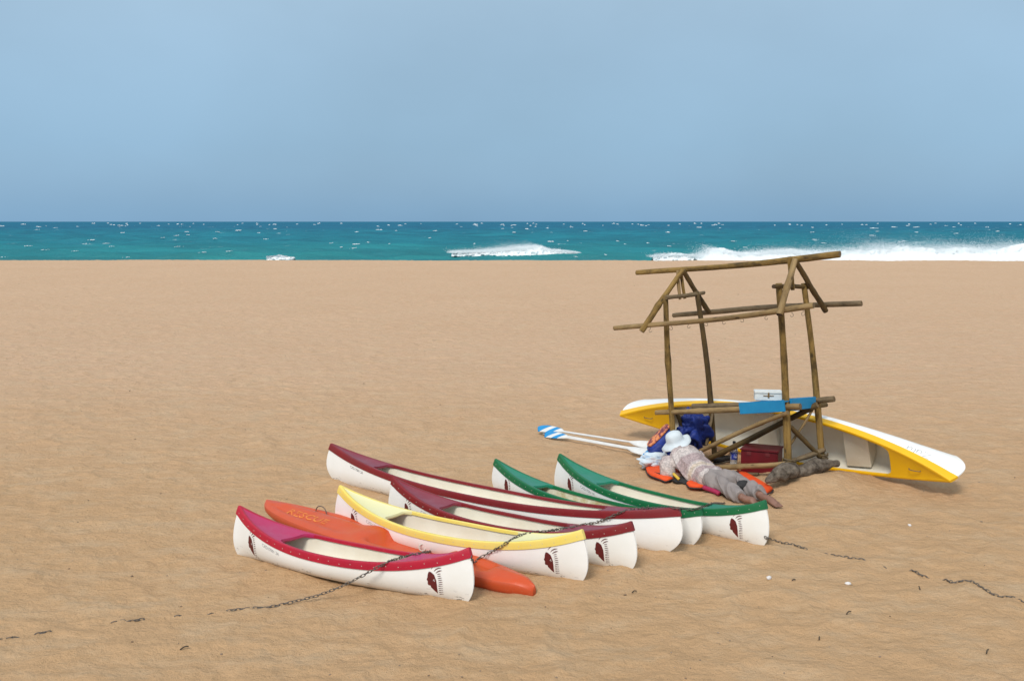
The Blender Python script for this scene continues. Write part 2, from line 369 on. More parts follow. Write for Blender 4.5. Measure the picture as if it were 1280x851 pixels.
for i in range(26):
    wl_ = rs.uniform(5, 30); k = 2 * math.pi / wl_; th = rs.normal(0, .55); am = .0115 * wl_ * rs.uniform(.6, 1.2)
    fade = np.clip(1 - (SY * .0058 * 2.2) / wl_, 0, 1)
    ph = k * (SX * math.sin(th) + SY * math.cos(th)) + rs.uniform(0, 6.28) + 2.2 * vnoise(SX * .02, SY * .02, 60 + i)
    SZ += am * fade * (1 - np.abs(np.sin(ph / 2)) * 2) * .9
SZ *= .55 + .9 * vnoise(SX * .012, SY * .015, 99)
SZ = SZ * np.clip((6000 - SY) / 3000, 0, 1) + SEA
sea = fast_mesh('sea', np.stack([SX, SY, SZ], 2).reshape(-1, 3), grid_quads(*SX.shape), M['sea'])
tag(sea, 'choppy turquoise and deep blue sea up to the horizon', kind='structure')
M['foam'] = simple('sea_foam', (.88, .90, .91), (.80, .85, .87), .9, .8, spec=.1)
def ico(sub=1):
    bm = bmesh.new(); bmesh.ops.create_icosphere(bm, subdivisions=sub, radius=1)
    V = np.array([v.co[:] for v in bm.verts]); F = np.array([[v.index for v in f.verts] for f in bm.faces]); bm.free(); return V, F
IV, IF = ico(1)
def clumps(centers, scales, rs, jit=.35):
    n = len(centers); V = np.repeat(IV[None], n, 0) * (1 + jit * rs.uniform(-1, 1, (n, len(IV), 1)))
    V = V * np.asarray(scales)[:, None, :] + np.asarray(centers)[:, None, :]
    F = IF[None] + (np.arange(n) * len(IV))[:, None, None]
    return V.reshape(-1, 3), F.reshape(-1, 3)
rs = np.random.RandomState(8); C = []; Sc = []
def sea_at(X, Y):
    i = min(np.searchsorted(sy, Y), len(sy) - 1); k = int(np.clip((X / SXh[i] + 1) / 2 * (nc - 1), 0, nc - 1)); return SZ[i, k]
n_ = 0; zq = np.quantile(SZ[(SY > 150) & (SY < 700)], .80)
while n_ < 270:
    py = 279.4 + 41 * rs.uniform(0, 1) ** 1.5
    d = (CAM_H - SEA) * FPX / (py - 277); X = rs.uniform(-.60, .60) * d; z0 = sea_at(X, d)
    if d < 900 and z0 < zq + .10 * rs.uniform(-1, 1): continue          # crests only
    n_ += 1; u = d / FPX; big = rs.uniform() < .16; w_ = (rs.uniform(4, 11) if big else rs.uniform(1.2, 4.5)) * (.6 if py < 283 else 1) * u; k = int(5 + w_ / u * 2.2); sl = rs.uniform(-.10, .10)
    for j in range(k):
        q = rs.uniform(-1, 1); e_ = (1 - q * q) ** .5; xx = X + q * w_ / 2
        C.append((xx, d + rs.normal(0, 1.2), z0 + .10 + sl * q * w_ * .3 + rs.normal(0, .12) * u * e_ + u * .25 * e_ * rs.uniform()))
        Sc.append((u * rs.uniform(.35, .9), u * .8, u * (.12 + .30 * e_) * rs.uniform(.6, 1.3) * (1.35 if big else 1)))
V, F = clumps(C, Sc, rs); wc = fast_mesh('whitecaps', V, F, M['foam']); tag(wc, 'scattered white crests on the windy sea', 'whitecaps', kind='stuff')
def breaker(name, x0, x1, y0, hfun, label, n=420, spray=0, drift=-1, seed=0, apron=0):
    xs = np.linspace(x0, x1, n); rr_ = np.random.RandomState(seed); m = 34; vs = np.linspace(0, 1, m)
    X, Vv = np.meshgrid(xs, vs, indexing='ij'); h = hfun(X)
    prof = np.where(Vv < .45, (Vv / .45) ** .7, np.cos((Vv - .45) / .55 * math.pi / 2) ** .8)
    ynz = 3.0 * (fbm(X * .12, Vv * 2, seed + 3, 4) - .45)
    Y = y0 + (Vv - .45) * (3.0 + 2.6 * h) + ynz - apron * np.clip(.25 - Vv, 0, 1) / .25
    lump = .85 * (fbm(X * .45, Vv * 5 + X * .1, seed + 5, 5) - .45); l2 = fbm(X * 1.9, Vv * 15, seed + 9, 4) - .45
    Z = SEA - .75 + prof * (h + .55) * (1 + .75 * lump) + prof * .55 * l2 + .18
    Y = Y - 1.6 * l2 - 1.2 * lump
    o = fast_mesh(name, np.stack([X, Y, Z], 2).reshape(-1, 3), grid_quads(n, m), M['foam'])
    tag(o, label, 'breaking wave', kind='stuff')
    if spray:
        nn = spray; xx = rr_.uniform(x0, x1, nn); hh = hfun(xx)
        gust = np.clip(fbm(xx * .10, xx * 0 + 2, seed + 20, 3) * 2.4 - .55, .05, 1.4)
        up = rr_.exponential(.42, nn) * gust * (.35 + .5 * hh)
        zz = SEA + hh * rr_.uniform(.55, 1.0, nn) + up
        xx = xx + drift * up * 2.2 + rr_.normal(0, .35, nn); yy = y0 + rr_.normal(0, 1.2, nn) + up * 1.0
        r = .017 * np.clip(1.25 - up * .25, .45, 1.2) * rr_.uniform(.6, 1.3, nn)
        T = np.array([[1, 1, 1], [1, -1, -1], [-1, 1, -1], [-1, -1, 1]], float)
        Vt = T[None] * r[:, None, None] + np.stack([xx, yy, zz], 1)[:, None, :]
        Ft = np.array([[0, 1, 2], [0, 3, 1], [0, 2, 3], [1, 3, 2]])[None] + (np.arange(nn) * 4)[:, None, None]
        s = fast_mesh(name.replace('breaker', 'spray'), Vt.reshape(-1, 3), Ft.reshape(-1, 3), M['foam'], False)
        tag(s, 'fine white spray blown back from ' + label.split(' ', 1)[1], 'spray', kind='stuff')
def _int(xp, hp): return lambda x: np.interp(x, xp, hp)
def pxX(px, d): return (px - 640) / FPX * d
D1 = 155.
breaker('breaker_large', pxX(868, D1), 150, D1, _int([pxX(v, D1) for v in (868, 880, 890, 905, 925, 945, 965, 985, 1010, 1040, 1075, 1100, 1130, 1160, 1200, 1240, 1262, 1280, 1330, 1420, 1800)],
        [.2, .8, 1.5, 1.35, .85, .85, 1.15, 1.3, 1.0, .95, 1.15, 1.6, 1.7, 1.4, 1.6, 1.5, 1.7, 2.0, 1.8, 1.3, .2]), 'long wall of white surf breaking beyond the beach on the right', 700, 190000, -1, 1, 5)
D2 = 186.
breaker('breaker_small', pxX(565, D2), pxX(722, D2), D2, _int([pxX(v, D2) for v in (565, 590, 605, 622, 640, 655, 668, 676, 682, 690, 705, 722)], [.02, .12, .2, .38, .62, .9, 1.08, 1.2, .8, .45, .35, .02]),
        'small curling wave breaking far out at the centre', 260, 50000, -1, 40)
breaker('breaker_low', pxX(815, 162.), pxX(872, 162.), 162., _int([pxX(v, 162.) for v in (815, 830, 850, 872)], [.05, .45, .5, .3]), 'low tongue of foam left of the long surf wall', 160, 9000, -1, 60)
breaker('breaker_thin', pxX(335, 160.), pxX(368, 160.), 160., _int([pxX(v, 160.) for v in (335, 350, 368)], [.05, .4, .05]), 'thin line of foam at the sand edge left of centre', 120, 0, -1, 80)

# ------------------------------------------------------------------ canoes
def text_mesh(body, size):
    cu = bpy.data.curves.new('lettering', 'FONT'); cu.body = body; cu.size = size; cu.resolution_u = 2
    o = bpy.data.objects.new('lettering', cu); COL.objects.link(o)
    dg = bpy.context.evaluated_depsgraph_get(); me = bpy.data.meshes.new_from_object(o.evaluated_get(dg))
    bm = bmesh.new(); bm.from_mesh(me); bmesh.ops.triangulate(bm, faces=bm.faces)
    bm.verts.index_update()
    V = [v.co.copy() for v in bm.verts]; F = [tuple(v.index for v in f.verts) for f in bm.faces]
    bm.free(); bpy.data.objects.remove(o); bpy.data.curves.remove(cu); bpy.data.meshes.remove(me)
    return V, F
def tess(poly):                    # flat polygon -> triangles
    bm = bmesh.new(); vs = [bm.verts.new((p[0], p[1], 0)) for p in poly]; f = bm.faces.new(vs)
    bmesh.ops.triangulate(bm, faces=[f])
    bmesh.ops.subdivide_edges(bm, edges=bm.edges, cuts=1, use_grid_fill=True)
    bmesh.ops.triangulate(bm, faces=bm.faces); bm.verts.index_update()
    V = [v.co.copy() for v in bm.verts]; F = [tuple(v.index for v in f.verts) for f in bm.faces]; bm.free(); return V, F
def ribbon(pts, w):
    V = []; F = []
    for i, p in enumerate(pts):
        a = Vector(pts[max(i - 1, 0)]); b = Vector(pts[min(i + 1, len(pts) - 1)]); d = (b - a).normalized()
        n = Vector((-d.y, d.x)); ww = w[i] if isinstance(w, (list, tuple)) else w
        V += [Vector((p[0] + n.x * ww, p[1] + n.y * ww, 0)), Vector((p[0] - n.x * ww, p[1] - n.y * ww, 0))]
    for i in range(len(pts) - 1): F.append((2 * i, 2 * i + 1, 2 * i + 3, 2 * i + 2))
    return V, F
HEAD = [(-.080, .075), (-.055, .072), (-.018, .050), (.006, .002), (.011, -.04), (.011, -.118), (-.018, -.100), (-.040, -.082), (-.060, -.066), (-.062, -.052),
        (-.092, -.046), (-.097, -.030), (-.092, -.018), (-.106, .002), (-.096, .022), (-.094, .045), (-.088, .062)]
def emblem_shapes():
    fe = []
    fe.append(ribbon([(-.055, .098), (-.035, .120), (-.008, .138), (.040, .150)], [.0012, .004, .0045, .0014]))
    fe.append(ribbon([(-.022, .080), (.0, .100), (.030, .113), (.064, .118)], [.0012, .0048, .0052, .0014]))
    fe.append(ribbon([(.0, .066), (.024, .082), (.048, .091), (.070, .094)], [.0012, .005, .005, .0014]))
    for i in range(11):
        y = .062 - i * .0185; x0 = .016 + .014 * min(i, 4) / 4
        if i < 6: fe.append(ribbon([(x0, y - .006), (x0 + .022, y), (x0 + .042, y + .003)], [.0012, .0036, .0012]))
        else: fe.append(ribbon([(x0, y), (x0 + .026, y + .001)], [.003, .003]))
        if i > 1: fe.append(ribbon([(x0 + .030, y + .004), (x0 + .050, y + .003)], [.0024, .0012]))
    return tess(HEAD), merge(fe)
EMB_HEAD, EMB_FEATHER = emblem_shapes()
EYE = ribbon([(-.030, -.004), (-.018, .012), (-.016, -.010), (-.004, .004)], [.002, .003, .003, .001])
def canoe(q, style, tcut, rim, deck, label, group, liner='cream', emblem=True, eye=False, text=None, textx=None, pose=None, bandw=.062, rivets=True):
    cx, cy, th, L, B, Hm, He, roll = q; L *= 1.026 if style == 'foot' else 1.012
    zs = lambda t: Hm + (He - Hm) * abs(t) ** 2.5
    wd = lambda t: max(B / 2 * (1 - abs(t) ** 1.9), 0.0) + .006
    def stem(s):
        s = min(max(s, 0), 1.1)
        if style == 'foot':
            if s < .38: return 1 - .048 * (1 - s / .38) ** 2.3
            return 1 - .050 * ((s - .38) / .62) ** 1.8
        if s < .5: return 1 - .075 * (1 - s / .5) ** 2.2
        return 1 - .030 * ((s - .5) / .5) ** 1.8
    pw = lambda t: .62 + (.45 if style == 'foot' else .10) * abs(t) ** 3
    def hp(t, a, side, inset=0.0):
        p = pw(t); ca = max(math.cos(a), 0) ** p; sa = math.sin(a) ** p
        z = zs(t) * (1 - sa); y = max(wd(t) * ca - inset * (1 if ca > .02 else 0), 0)
        s = z / zs(t); e = 1 - (1 - stem(s)) * abs(t) ** 5
        return Vector((t * L / 2 * e, side * y, z + inset * sa))
    def on_hull(x, z, side, off=.0025):
        t = max(-.995, min(.995, x / (L / 2)))
        for _ in range(3):
            s = z / zs(t); e = 1 - (1 - stem(s)) * abs(t) ** 5; t = max(-.995, min(.995, x / (L / 2 * e)))
        v = max(0, min(1, 1 - z / zs(t))); a = math.asin(v ** (1 / pw(t))); a = min(max(a, .02), 1.5)
        P = hp(t, a, side); dt = hp(t + .004, a, side) - hp(t - .004, a, side); da = hp(t, a + .01, side) - hp(t, a - .01, side)
        n = dt.cross(da).normalized()
        if n.y * side < 0: n = -n
        return P + n * off
    root = empty('canoe', (cx, cy, -.012), (roll, 0, th)) if pose is None else empty('canoe')
    if pose is not None: root.matrix_world = pose
    tag(root, label, 'canoe', group)
    NT = 57; ts = [math.sin(math.pi / 2 * (i / (NT - 1) * 2 - 1)) for i in range(NT)]; NA = 15
    R = []
    for t in ts:
        R.append([hp(t, math.pi / 2 * k / (NA - 1), -1) for k in range(NA)] + [hp(t, math.pi / 2 * k / (NA - 1), 1) for k in range(NA - 2, -1, -1)])
    V, F = rings(R, False, False); n = len(R[0])
    F.append(tuple(range(n))); F.append(tuple((NT - 1) * n + j for j in range(n))[::-1])
    mesh_obj('hull', V, F, M['hull'], root)
    R = []
    for i in range(45):
        t = (i / 44 * 2 - 1) * .965
        R.append([hp(t, math.pi / 2 * k / 11, -1, .012) for k in range(12)] + [hp(t, math.pi / 2 * k / 11, 1, .012) for k in range(10, -1, -1)])
    V, F = rings(R, False, False); mesh_obj('inner_shell', V, F, M[liner], root)
    # moulded gunwale band that wraps over the hull edge
    def band(t): return bandw * (1 + .18 * abs(t) ** 2)
    def prof(t, side):
        b = band(t); out = []
        for o, dz in ((.003, -b), (.0085, -b + .0015), (.010, -b * .5), (.011, -.003), (.0095, .0015), (.006, .004), (-.008, .0055), (-.024, .0045), (-.027, .002), (-.028, -.024)):
            z = zs(t) + dz; s = max(z, 0) / zs(t); e = 1 - (1 - stem(s)) * abs(t) ** 5
            y = max(wd(t) + o, .0015 if o < 0 else .004)
            xx = t * L / 2 * e + (.010 * (1 if t > 0 else -1) * max(abs(t) - .96, 0) / .04 if o > 0 else 0)
            out.append(Vector((xx, side * y, z)))
        return out
    parts = []
    for side in (-1, 1): parts.append(rings([prof(t, side) for t in ts], False, False))
    V, F = merge(parts); npf = 10
    off = NT * npf
    for tip in (0, NT - 1):
        A = [tip * npf + j for j in range(npf)]; Bq = [off + tip * npf + j for j in range(npf)]
        for j in range(npf - 1): F.append((A[j], A[j + 1], Bq[j + 1], Bq[j]))
    mesh_obj('gunwale', V, F, M[rim], root).data.set_sharp_from_angle(angle=rad(38))
    for sg in (-1, 1):
        nu, nvv = 22, 17; R = []
        for i in range(-2, nu):
            row = []
            for j in range(nvv):
                v = j / (nvv - 1) * 2 - 1; te = tcut - .085 * abs(v) ** 10 * (2.7 / L)
                u = max(i, 0) / (nu - 1); t = te + (.992 - te) * u
                y = v * max(wd(t) - .014, .003); z = zs(t) + .0055 - .012 * (1 - v * v) * min(1, wd(t) * 8) + (.004 if i == 0 else 0) * 0
                x = t * L / 2 * (1 - (1 - stem(1)) * abs(t) ** 5)
                if i == -1: z -= .018; x -= .004
                if i == -2: z -= .036; x += .012
                row.append(Vector((sg * x, y, z)))
            R.append(row)
        V, F = rings(R, False, False)
        mesh_obj('deck', V, F, M[deck], root).data.set_sharp_from_angle(angle=rad(40))
    if rivets:
        RV = []; nr = int(L / .105)
        for side in (-1, 1):
            for i in range(nr):
                t = (i + .5) / nr * 2 - 1; P = prof(t, side)[2]; r = .0042
                c = P + Vector((0, side * .001, .006 * math.sin(i * 2.3)))
                ring = [c + Vector((r * math.cos(k * math.pi / 3), 0, r * math.sin(k * math.pi / 3))) for k in range(6)] + [c + Vector((0, side * .004, 0))]
                RV.append((ring, [(k, (k + 1) % 6, 6) for k in range(6)]))
        V, F = merge(RV); tag(mesh_obj('rivets', V, F, M['rivet'], root), kind='stuff')
    if emblem:
        for side in (-1, 1):
            for sg in (-1, 1):
                x0 = sg * (L / 2 - (.30 if sg > 0 else .35)); z0 = zs(x0 / (L / 2)) * .475 + .005
                dx = 1 if side < 0 else -1; k = .92
                mp_ = lambda vs, of: [on_hull(x0 + dx * v.x * k * .74, z0 + v.y * k, side, of) for v in vs]
                e_ = mesh_obj('emblem', mp_(EMB_HEAD[0], .0025), EMB_HEAD[1], M['emblem'], root)
                f_ = mesh_obj('feathers', mp_(EMB_FEATHER[0], .0028), EMB_FEATHER[1], M['feather'], e_); f_['kind'] = 'stuff'
                if eye: mesh_obj('face_mark', mp_(EYE[0], .004), EYE[1], M['hull'], e_)
    if text:
        V, F = text_mesh(text, .042)
        wtx = max(v.x for v in V)
        mesh_obj('lettering', [on_hull(textx + v.x * (.25 / wtx), zs((textx + v.x) / (L / 2)) - bandw - .055 + v.y, -1, .0025) for v in V], F, M['ink' if L < 4 else 'ink_dark'], root)['kind'] = 'stuff'
    root['_hp'] = 0; del root['_hp']
    return root, on_hull, hp, zs, wd
GRP = 'canoes drawn up on the sand in a row'
CAN = {
 'c1': ([-1.4528, 8.7166, -.5197, 2.5583, .5531, .2368, .4555, -.0981], 'foot', .46, 'crimson', 'crimson_deck', 'nearest canoe, white with bright crimson rim, chain lying on its deck', True, True, 'CXD17001 2A', -.80),
 'c2': ([-.5611, 9.3168, -.5771, 2.7977, .5092, .2527, .4661, -.0315], 'foot', .475, 'yellow', 'yellow_deck', 'white canoe with pale yellow rim and decks, second in the row', True, True, 'CXD17001 M', -.90),
 'c3': ([-.0929, 9.6479, -.6128, 2.8207, .45, .2425, .4543, -.0273], 'foot', .475, 'maroon', 'maroon_deck', 'short white canoe with maroon rim between yellow and long maroon ones', True, False, 'CXD17001 2A', -.90),
 'c4': ([-.3305, 10.6797, -.6483, 4.6692, .5514, .2405, .4535, -.0911], 'round', .63, 'maroon', 'maroon_deck', 'long white canoe with maroon rim, round ends and no emblem', False, False, 'CXD17001 2A', -1.86),
 'c5': ([.765, 10.535, -.799, 2.8481, .41, .19, .3897, -.1166], 'round', .475, 'green', 'green_deck', 'white canoe with green rim and sandy grime inside its cockpit', True, False, None, 0),
 'c6': ([1.4381, 10.5159, -.8217, 2.7553, .471, .2269, .4584, -.0712], 'foot', .475, 'green', 'green_deck', 'rightmost canoe of the row, green rim, clean cream inside', True, False, 'CXD17001 M', -.88),
}
canoe_roots = []
for k_, (q, st, tcut, rm, dk, lab, em, eye, txt, tx) in CAN.items():
    r_ = canoe(q, st, tcut, rm, dk, lab, GRP, 'sandy_cream' if k_ == 'c5' else 'cream', em, eye, txt, tx, rivets=(k_ not in ('c4',)))
    canoe_roots.append(r_[0])
# the big canoe lying on its side against the shelter
qb = [3.4924, 13.1583, .462, -.7561, .0321, 1.995, 4.6586, .7545, .2774, .4783]
pose = Matrix.Translation(qb[:3]) @ Matrix.Rotation(qb[3], 4, 'Z') @ Matrix.Rotation(qb[4], 4, 'Y') @ Matrix.Rotation(qb[5], 4, 'X')
big, big_on, big_hp, big_zs, big_wd = canoe([0, 0, 0, qb[6], qb[7], qb[8], qb[9], 0], 'round', .66, 'amber', 'amber', 'large amber-rimmed white canoe lying on its side behind the pole shelter', None,
    emblem=False, pose=pose, bandw=.085, rivets=False)
BL_ = qb[6]
def seat(t0, t1, zt, mat, nm):
    R = []
    for t in (t0, t0 + .004, t1 - .004, t1):
        z1 = zt - (.008 if t in (t0, t1) else 0); w1 = (big_wd(t) - .03) * .93
        R.append([Vector((t * BL_ / 2, -w1, z1)), Vector((t * BL_ / 2, w1, z1)), Vector((t * BL_ / 2, w1 * .55, z1 * .25)), Vector((t * BL_ / 2, -w1 * .55, z1 * .25))])
    V, F = rings(R); return mesh_obj(nm, V, F, mat, big, False)
M['seat'] = simple('pale_seat', (.70, .66, .56), (.62, .57, .46), .5, 6)
seat(.40, .535, .235, M['seat'], 'seat'); seat(-.16, -.03, .10, M['cream'], 'seat')
# hand-scrawled name near the right end, upright when the canoe stands on its keel
ZP = [[(0, .10), (.075, .10), (.0, .0), (.085, .0)], [(.11, .06), (.108, .015), (.13, .0), (.155, .015), (.158, .06), (.160, .0)], [(.185, .105), (.183, .02), (.20, .0)], [(.225, .06), (.223, .015), (.245, .0), (.27, .015), (.272, .06), (.276, .0)]]
SC_ = merge([ribbon(p, .0032) for p in ZP])
mesh_obj('scrawled_name', [big_on(BL_ / 2 - .34 - v.x * .95, .20 + v.y * .95, 1, .003) for v in SC_[0]], SC_[1], M['ink'], big)['kind'] = 'stuff'
V_, F_ = text_mesh('CXD17001', .05)
mesh_obj('lettering', [big_on(BL_ / 2 - 1.00 - v.x, .245 + v.y, 1, .003) for v in V_], F_, M['ink'], big)['kind'] = 'stuff'
hb = []
for sgx in (-1, 1):
    t = .80 * sgx; x = t * BL_ / 2; z = big_zs(t)
    V, F = tube(smooth_path([Vector((x - .07, .0, z - .004)), Vector((x - .05, .0, z + .022)), Vector((x + .05, .0, z + .022)), Vector((x + .07, .0, z - .004))], 4), .005, 6)
    mesh_obj('rope_handle', V, F, M['steel'], big)

# ------------------------------------------------------------------ orange rescue kayak
def kayak():
    A = G(333, 641, .10); Bp = G(668, 722, .14); c = (A + Bp) / 2; d = Bp - A; L = math.hypot(d.x, d.y); th = math.atan2(d.y, d.x)
    root = empty('kayak', (c.x, c.y, -.01), (rad(-1.5), rad(1.6), th)); tag(root, 'orange rescue kayak lying between the crimson and yellow canoes', 'kayak')
    hw = lambda t: .285 * max(1 - abs(t) ** (2.6 if t < 0 else 3.2), 0) ** .62 * (1 if t < 0 else 1 - .30 * t ** 1.5) + .014
    zt = lambda t: .185 + .02 * max(-t, 0) ** 2 - .015 * max(t, 0) ** 2
    zb = lambda t: .10 * abs(t) ** 3.5 if t < 0 else .035 * t ** 6
    def top(t, v):
        z = zt(t) - .035 * abs(v) ** 3
        if t < -.18:                                   # raised spine and side channel of the foredeck
            k = min(1, (-.18 - t) / .12) * min(1, max(.93 + t, 0) / .12)
            z += k * (.026 * math.exp(-((v - .02) / .24) ** 2) - .036 * math.exp(-((v - .50) / .10) ** 2) - .016 * math.exp(-((v + .55) / .08) ** 2))
        k = math.exp(-((t + .12) / .085) ** 2); z += .032 * k * (1 - v * v)        # hump before the seat
        def well(t0, t1, v0, v1, dep):
            a = min(max((t - t0) / .05, 0), 1) * min(max((t1 - t) / .05, 0), 1) * min(max((v - v0) / .18, 0), 1) * min(max((v1 - v) / .18, 0), 1)
            return -dep * a * a * (3 - 2 * a)
        z += well(-.06, .42, -.72, .72, .085) + well(-.40, -.14, .18, .62, .025) * 0 + well(.5, .74, -.6, .6, .05)
        if t > .9: z -= .05 * ((t - .9) / .1) ** 2
        if t > .74: z += .012 * math.exp(-(v / .3) ** 2)
        return z
    NT = 90; NV = 29; R = []
    for i in range(NT):
        t = math.sin(math.pi / 2 * (i / (NT - 1) * 2 - 1)) * .999; w = hw(t); row = []
        for j in range(NV):
            v = j / (NV - 1) * 2 - 1; vv_ = math.sin(v * math.pi / 2)
            row.append(Vector((t * L / 2, w * vv_, max(top(t, vv_), zb(t) + .04))))
        ze = row[-1].z; z0 = zb(t)
        for k in range(1, 16):
            a = k / 16 * math.pi; cc = math.cos(a); r_ = abs(cc) ** .6 * (1 if cc > 0 else -1)
            row.append(Vector((t * L / 2, w * r_, z0 + (ze - z0) * (1 - math.sin(a) ** .7))))
        R.append(row)
    V, F = rings(R)
    mi = []
    for i in range(NT - 1):
        for j in range(len(R[0])): mi.append(0 if j < NV - 1 else 1)
    mi += [1, 1]
    mesh_obj('shell', V, F, [M['orange_hull'], M['orange_low']], root, True, mi)
    # lettering across the foredeck
    V, F = text_mesh('RESCUE', .10); wx = max(v.x for v in V); out = []
    for v in V:
        x = -L / 2 + .44 + v.x * (.56 / wx); y = -.13 + v.y * 1.1; t = x / (L / 2); out.append(Vector((x, y, top(t, max(-1, min(1, y / hw(t)))) + .003)))
    mesh_obj('lettering', out, F, M['yellow_ink'], root)['kind'] = 'stuff'
    t = -.60; x = t * L / 2; y = .12
    z = top(t, y / hw(t))
    V, F = tube(smooth_path([Vector((x - .075, y, z - .01)), Vector((x - .07, y, z + .05)), Vector((x - .03, y, z + .085)), Vector((x + .03, y, z + .085)), Vector((x + .07, y, z + .05)), Vector((x + .075, y, z - .01))], 5), .0055, 6)
    mesh_obj('carry_handle', V, F, M['steel'], root)
    for xx in (x - .075, x + .075):
        V, F = tube([Vector((xx - .02, y, z + .002)), Vector((xx + .02, y, z + .002))], .008, 6); mesh_obj('handle_bracket', V, F, M['steel'], root)
    return root
kayak_root = kayak()

# ------------------------------------------------------------------ pole shelter
rp = random.Random(5)
def pole(name, a, b, r0, r1, parent, mat='wood', end='sawn', bend=.012, label=None, n=22, seg=12):
    r0 *= .73; r1 *= .73; bend *= 1.5
    d = b - a; L = d.length; R = []; ph = rp.uniform(0, 6.28); ph2 = rp.uniform(0, 6.28); f1 = rp.uniform(3, 6); kn = rp.uniform(.05, .2); ku = rp.uniform(.2, .8)
    for i in range(n + 1):
        u = i / n; rr_ = r0 + (r1 - r0) * u; cx = bend * min(1, L / 2) * math.sin(math.pi * u) * math.cos(ph) + .004 * min(1, L / 2) * math.sin(9 * u + ph2); cy = bend * min(1, L / 2) * math.sin(math.pi * u) * math.sin(ph) + .004 * min(1, L / 2) * math.cos(7 * u + ph)
        row = []
        for k in range(seg):
            an = 2 * math.pi * k / seg
            rr2 = rr_ * (1 + .05 * math.sin(an * 2 + f1 * u * 2 + ph) + .035 * math.sin(an * 3 - f1 * u * 3 + ph2) + rp.uniform(-.035, .035) + kn * math.exp(-((u - ku) * L / .05) ** 2)) * (.93 if i in (0, n) else 1)
            row.append(Vector((cx + rr2 * math.cos(an), cy + rr2 * math.sin(an), u * L)))
        R.append(row)
    R.insert(0, [Vector((p.x * .985, p.y * .985, -.003)) for p in R[0]])
    V, F = rings(R); mi = [0] * (len(F) - 2) + [1, 1]
    o = mesh_obj(name, V, F, [M[mat], M[end]], None, True, mi)
    for p in o.data.polygons[-2:]: p.use_smooth = False
    o.matrix_world = Matrix.Translation(a) @ d.to_track_quat('Z', 'Y').to_matrix().to_4x4()
    if parent is not None:
        mw = o.matrix_world.copy(); o.parent = parent; o.matrix_basis = parent.matrix_world.inverted() @ mw
    if label: o['label'] = label
    return o
SH0 = Vector((2.75, 12.6, 0)); shelter = empty('pole_shelter', SH0); shelter.matrix_world = Matrix.Translation(SH0)
tag(shelter, 'rickety open shelter frame of rough wooden poles with a bare roof ridge', 'shelter')
def toground(P): return Vector((P.x, P.y, min(sz(P.x, P.y), P.z) - .12))
FRb, BRb, FLb, BLb = U(987, 600, 11.85), U(1031, 602, 12.2), U(845, 584, 12.92), U(895, 577, 13.2)
pole('post', toground(FLb), U(832, 369, 12.92), .052, .046, shelter, 'wood', bend=.012)
pole('post', toground(BLb), U(871, 364, 13.2), .050, .045, shelter, 'wood_dark', bend=.02)
pole('post', toground(FRb), U(974, 354, 11.85), .062, .050, shelter, 'wood', bend=.012)
pole('post', toground(BRb), U(1005, 354, 12.2), .054, .046, shelter, 'wood', bend=.02)
pole('ridge_pole', U(796, 341, 13.67), U(1050, 318, 11.73), .044, .054, shelter, 'wood', bend=.014)
fp = pole('eave_pole', U(768, 410, 13.29), U(1017, 382, 11.42), .040, .046, shelter, 'wood_pale', bend=.02)
pole('eave_pole', U(842, 394, 13.87), U(1077, 379, 12.08), .044, .044, shelter, 'wood_grey', bend=.015)
pole('rafter', U(802, 414, 12.93), U(854, 337, 13.02), .054, .042, shelter, 'wood', 'sawn_dark')
pole('rafter', U(886, 390, 13.42), U(854, 338, 13.12), .044, .040, shelter, 'wood_dark')
pole('rafter', U(974, 393, 11.62), U(994, 324, 11.93), .055, .044, shelter, 'wood_pale', 'sawn_dark')
pole('rafter', U(1032, 389, 12.36), U(993, 324, 12.02), .046, .040, shelter, 'wood_dark', 'sawn_dark')
pole('tie_beam', U(833, 372, 12.84), U(880, 366, 13.28), .036, .034, shelter, 'wood_grey')
pole('tie_beam', U(967, 358, 11.75), U(1010, 359, 12.26), .036, .034, shelter, 'wood_dark', 'sawn_dark')
pole('king_strut', U(850, 374, 13.00), U(847, 338, 13.06), .026, .026, shelter, 'wood_pale')
pole('king_strut', U(856, 373, 13.08), U(851, 338, 13.08), .026, .030, shelter, 'wood')
pole('king_strut', U(991, 362, 12.02), U(987, 321, 11.98), .036, .042, shelter, 'wood')
pole('side_rail', U(820, 516, 13.08), U(1001, 508, 11.72), .044, .050, shelter, 'wood_pale', bend=.012)
pole('side_rail', U(866, 508, 13.36), U(1043, 499, 12.02), .052, .050, shelter, 'wood_grey', bend=.012)
pole('end_rail', U(977, 512, 11.86), U(1033, 506, 12.36), .036, .036, shelter, 'wood_dark', 'sawn_dark')
pole('brace', U(872, 565, 12.75), U(985, 515, 11.74), .038, .036, shelter, 'wood_pale')
pole('brace', U(868, 582, 13.0), U(1022, 506, 12.02), .046, .048, shelter, 'wood_dark')
pole('brace', U(988, 533, 11.93), U(1026, 572, 12.14), .038, .038, shelter, 'wood_dark')
pole('brace', U(982, 564, 12.05), U(1018, 508, 12.10), .022, .020, shelter, 'wood_pale')
pole('brace', U(845, 514, 12.98), U(862, 556, 13.1), .036, .036, shelter, 'wood_dark')
pole('brace', U(883, 556, 13.02), U(892, 512, 13.12), .028, .022, shelter, 'wood_grey')
pole('ground_rail', U(901, 584, 12.35), U(982, 580, 11.76), .042, .046, shelter, 'wood_pale', bend=.01)
pole('ground_rail', U(978, 580, 11.78), U(1030, 562, 12.2), .040, .044, shelter, 'wood_grey')
pole('ground_rail', U(866, 588, 12.9), U(908, 563, 13.05), .044, .046, shelter, 'wood_dark')
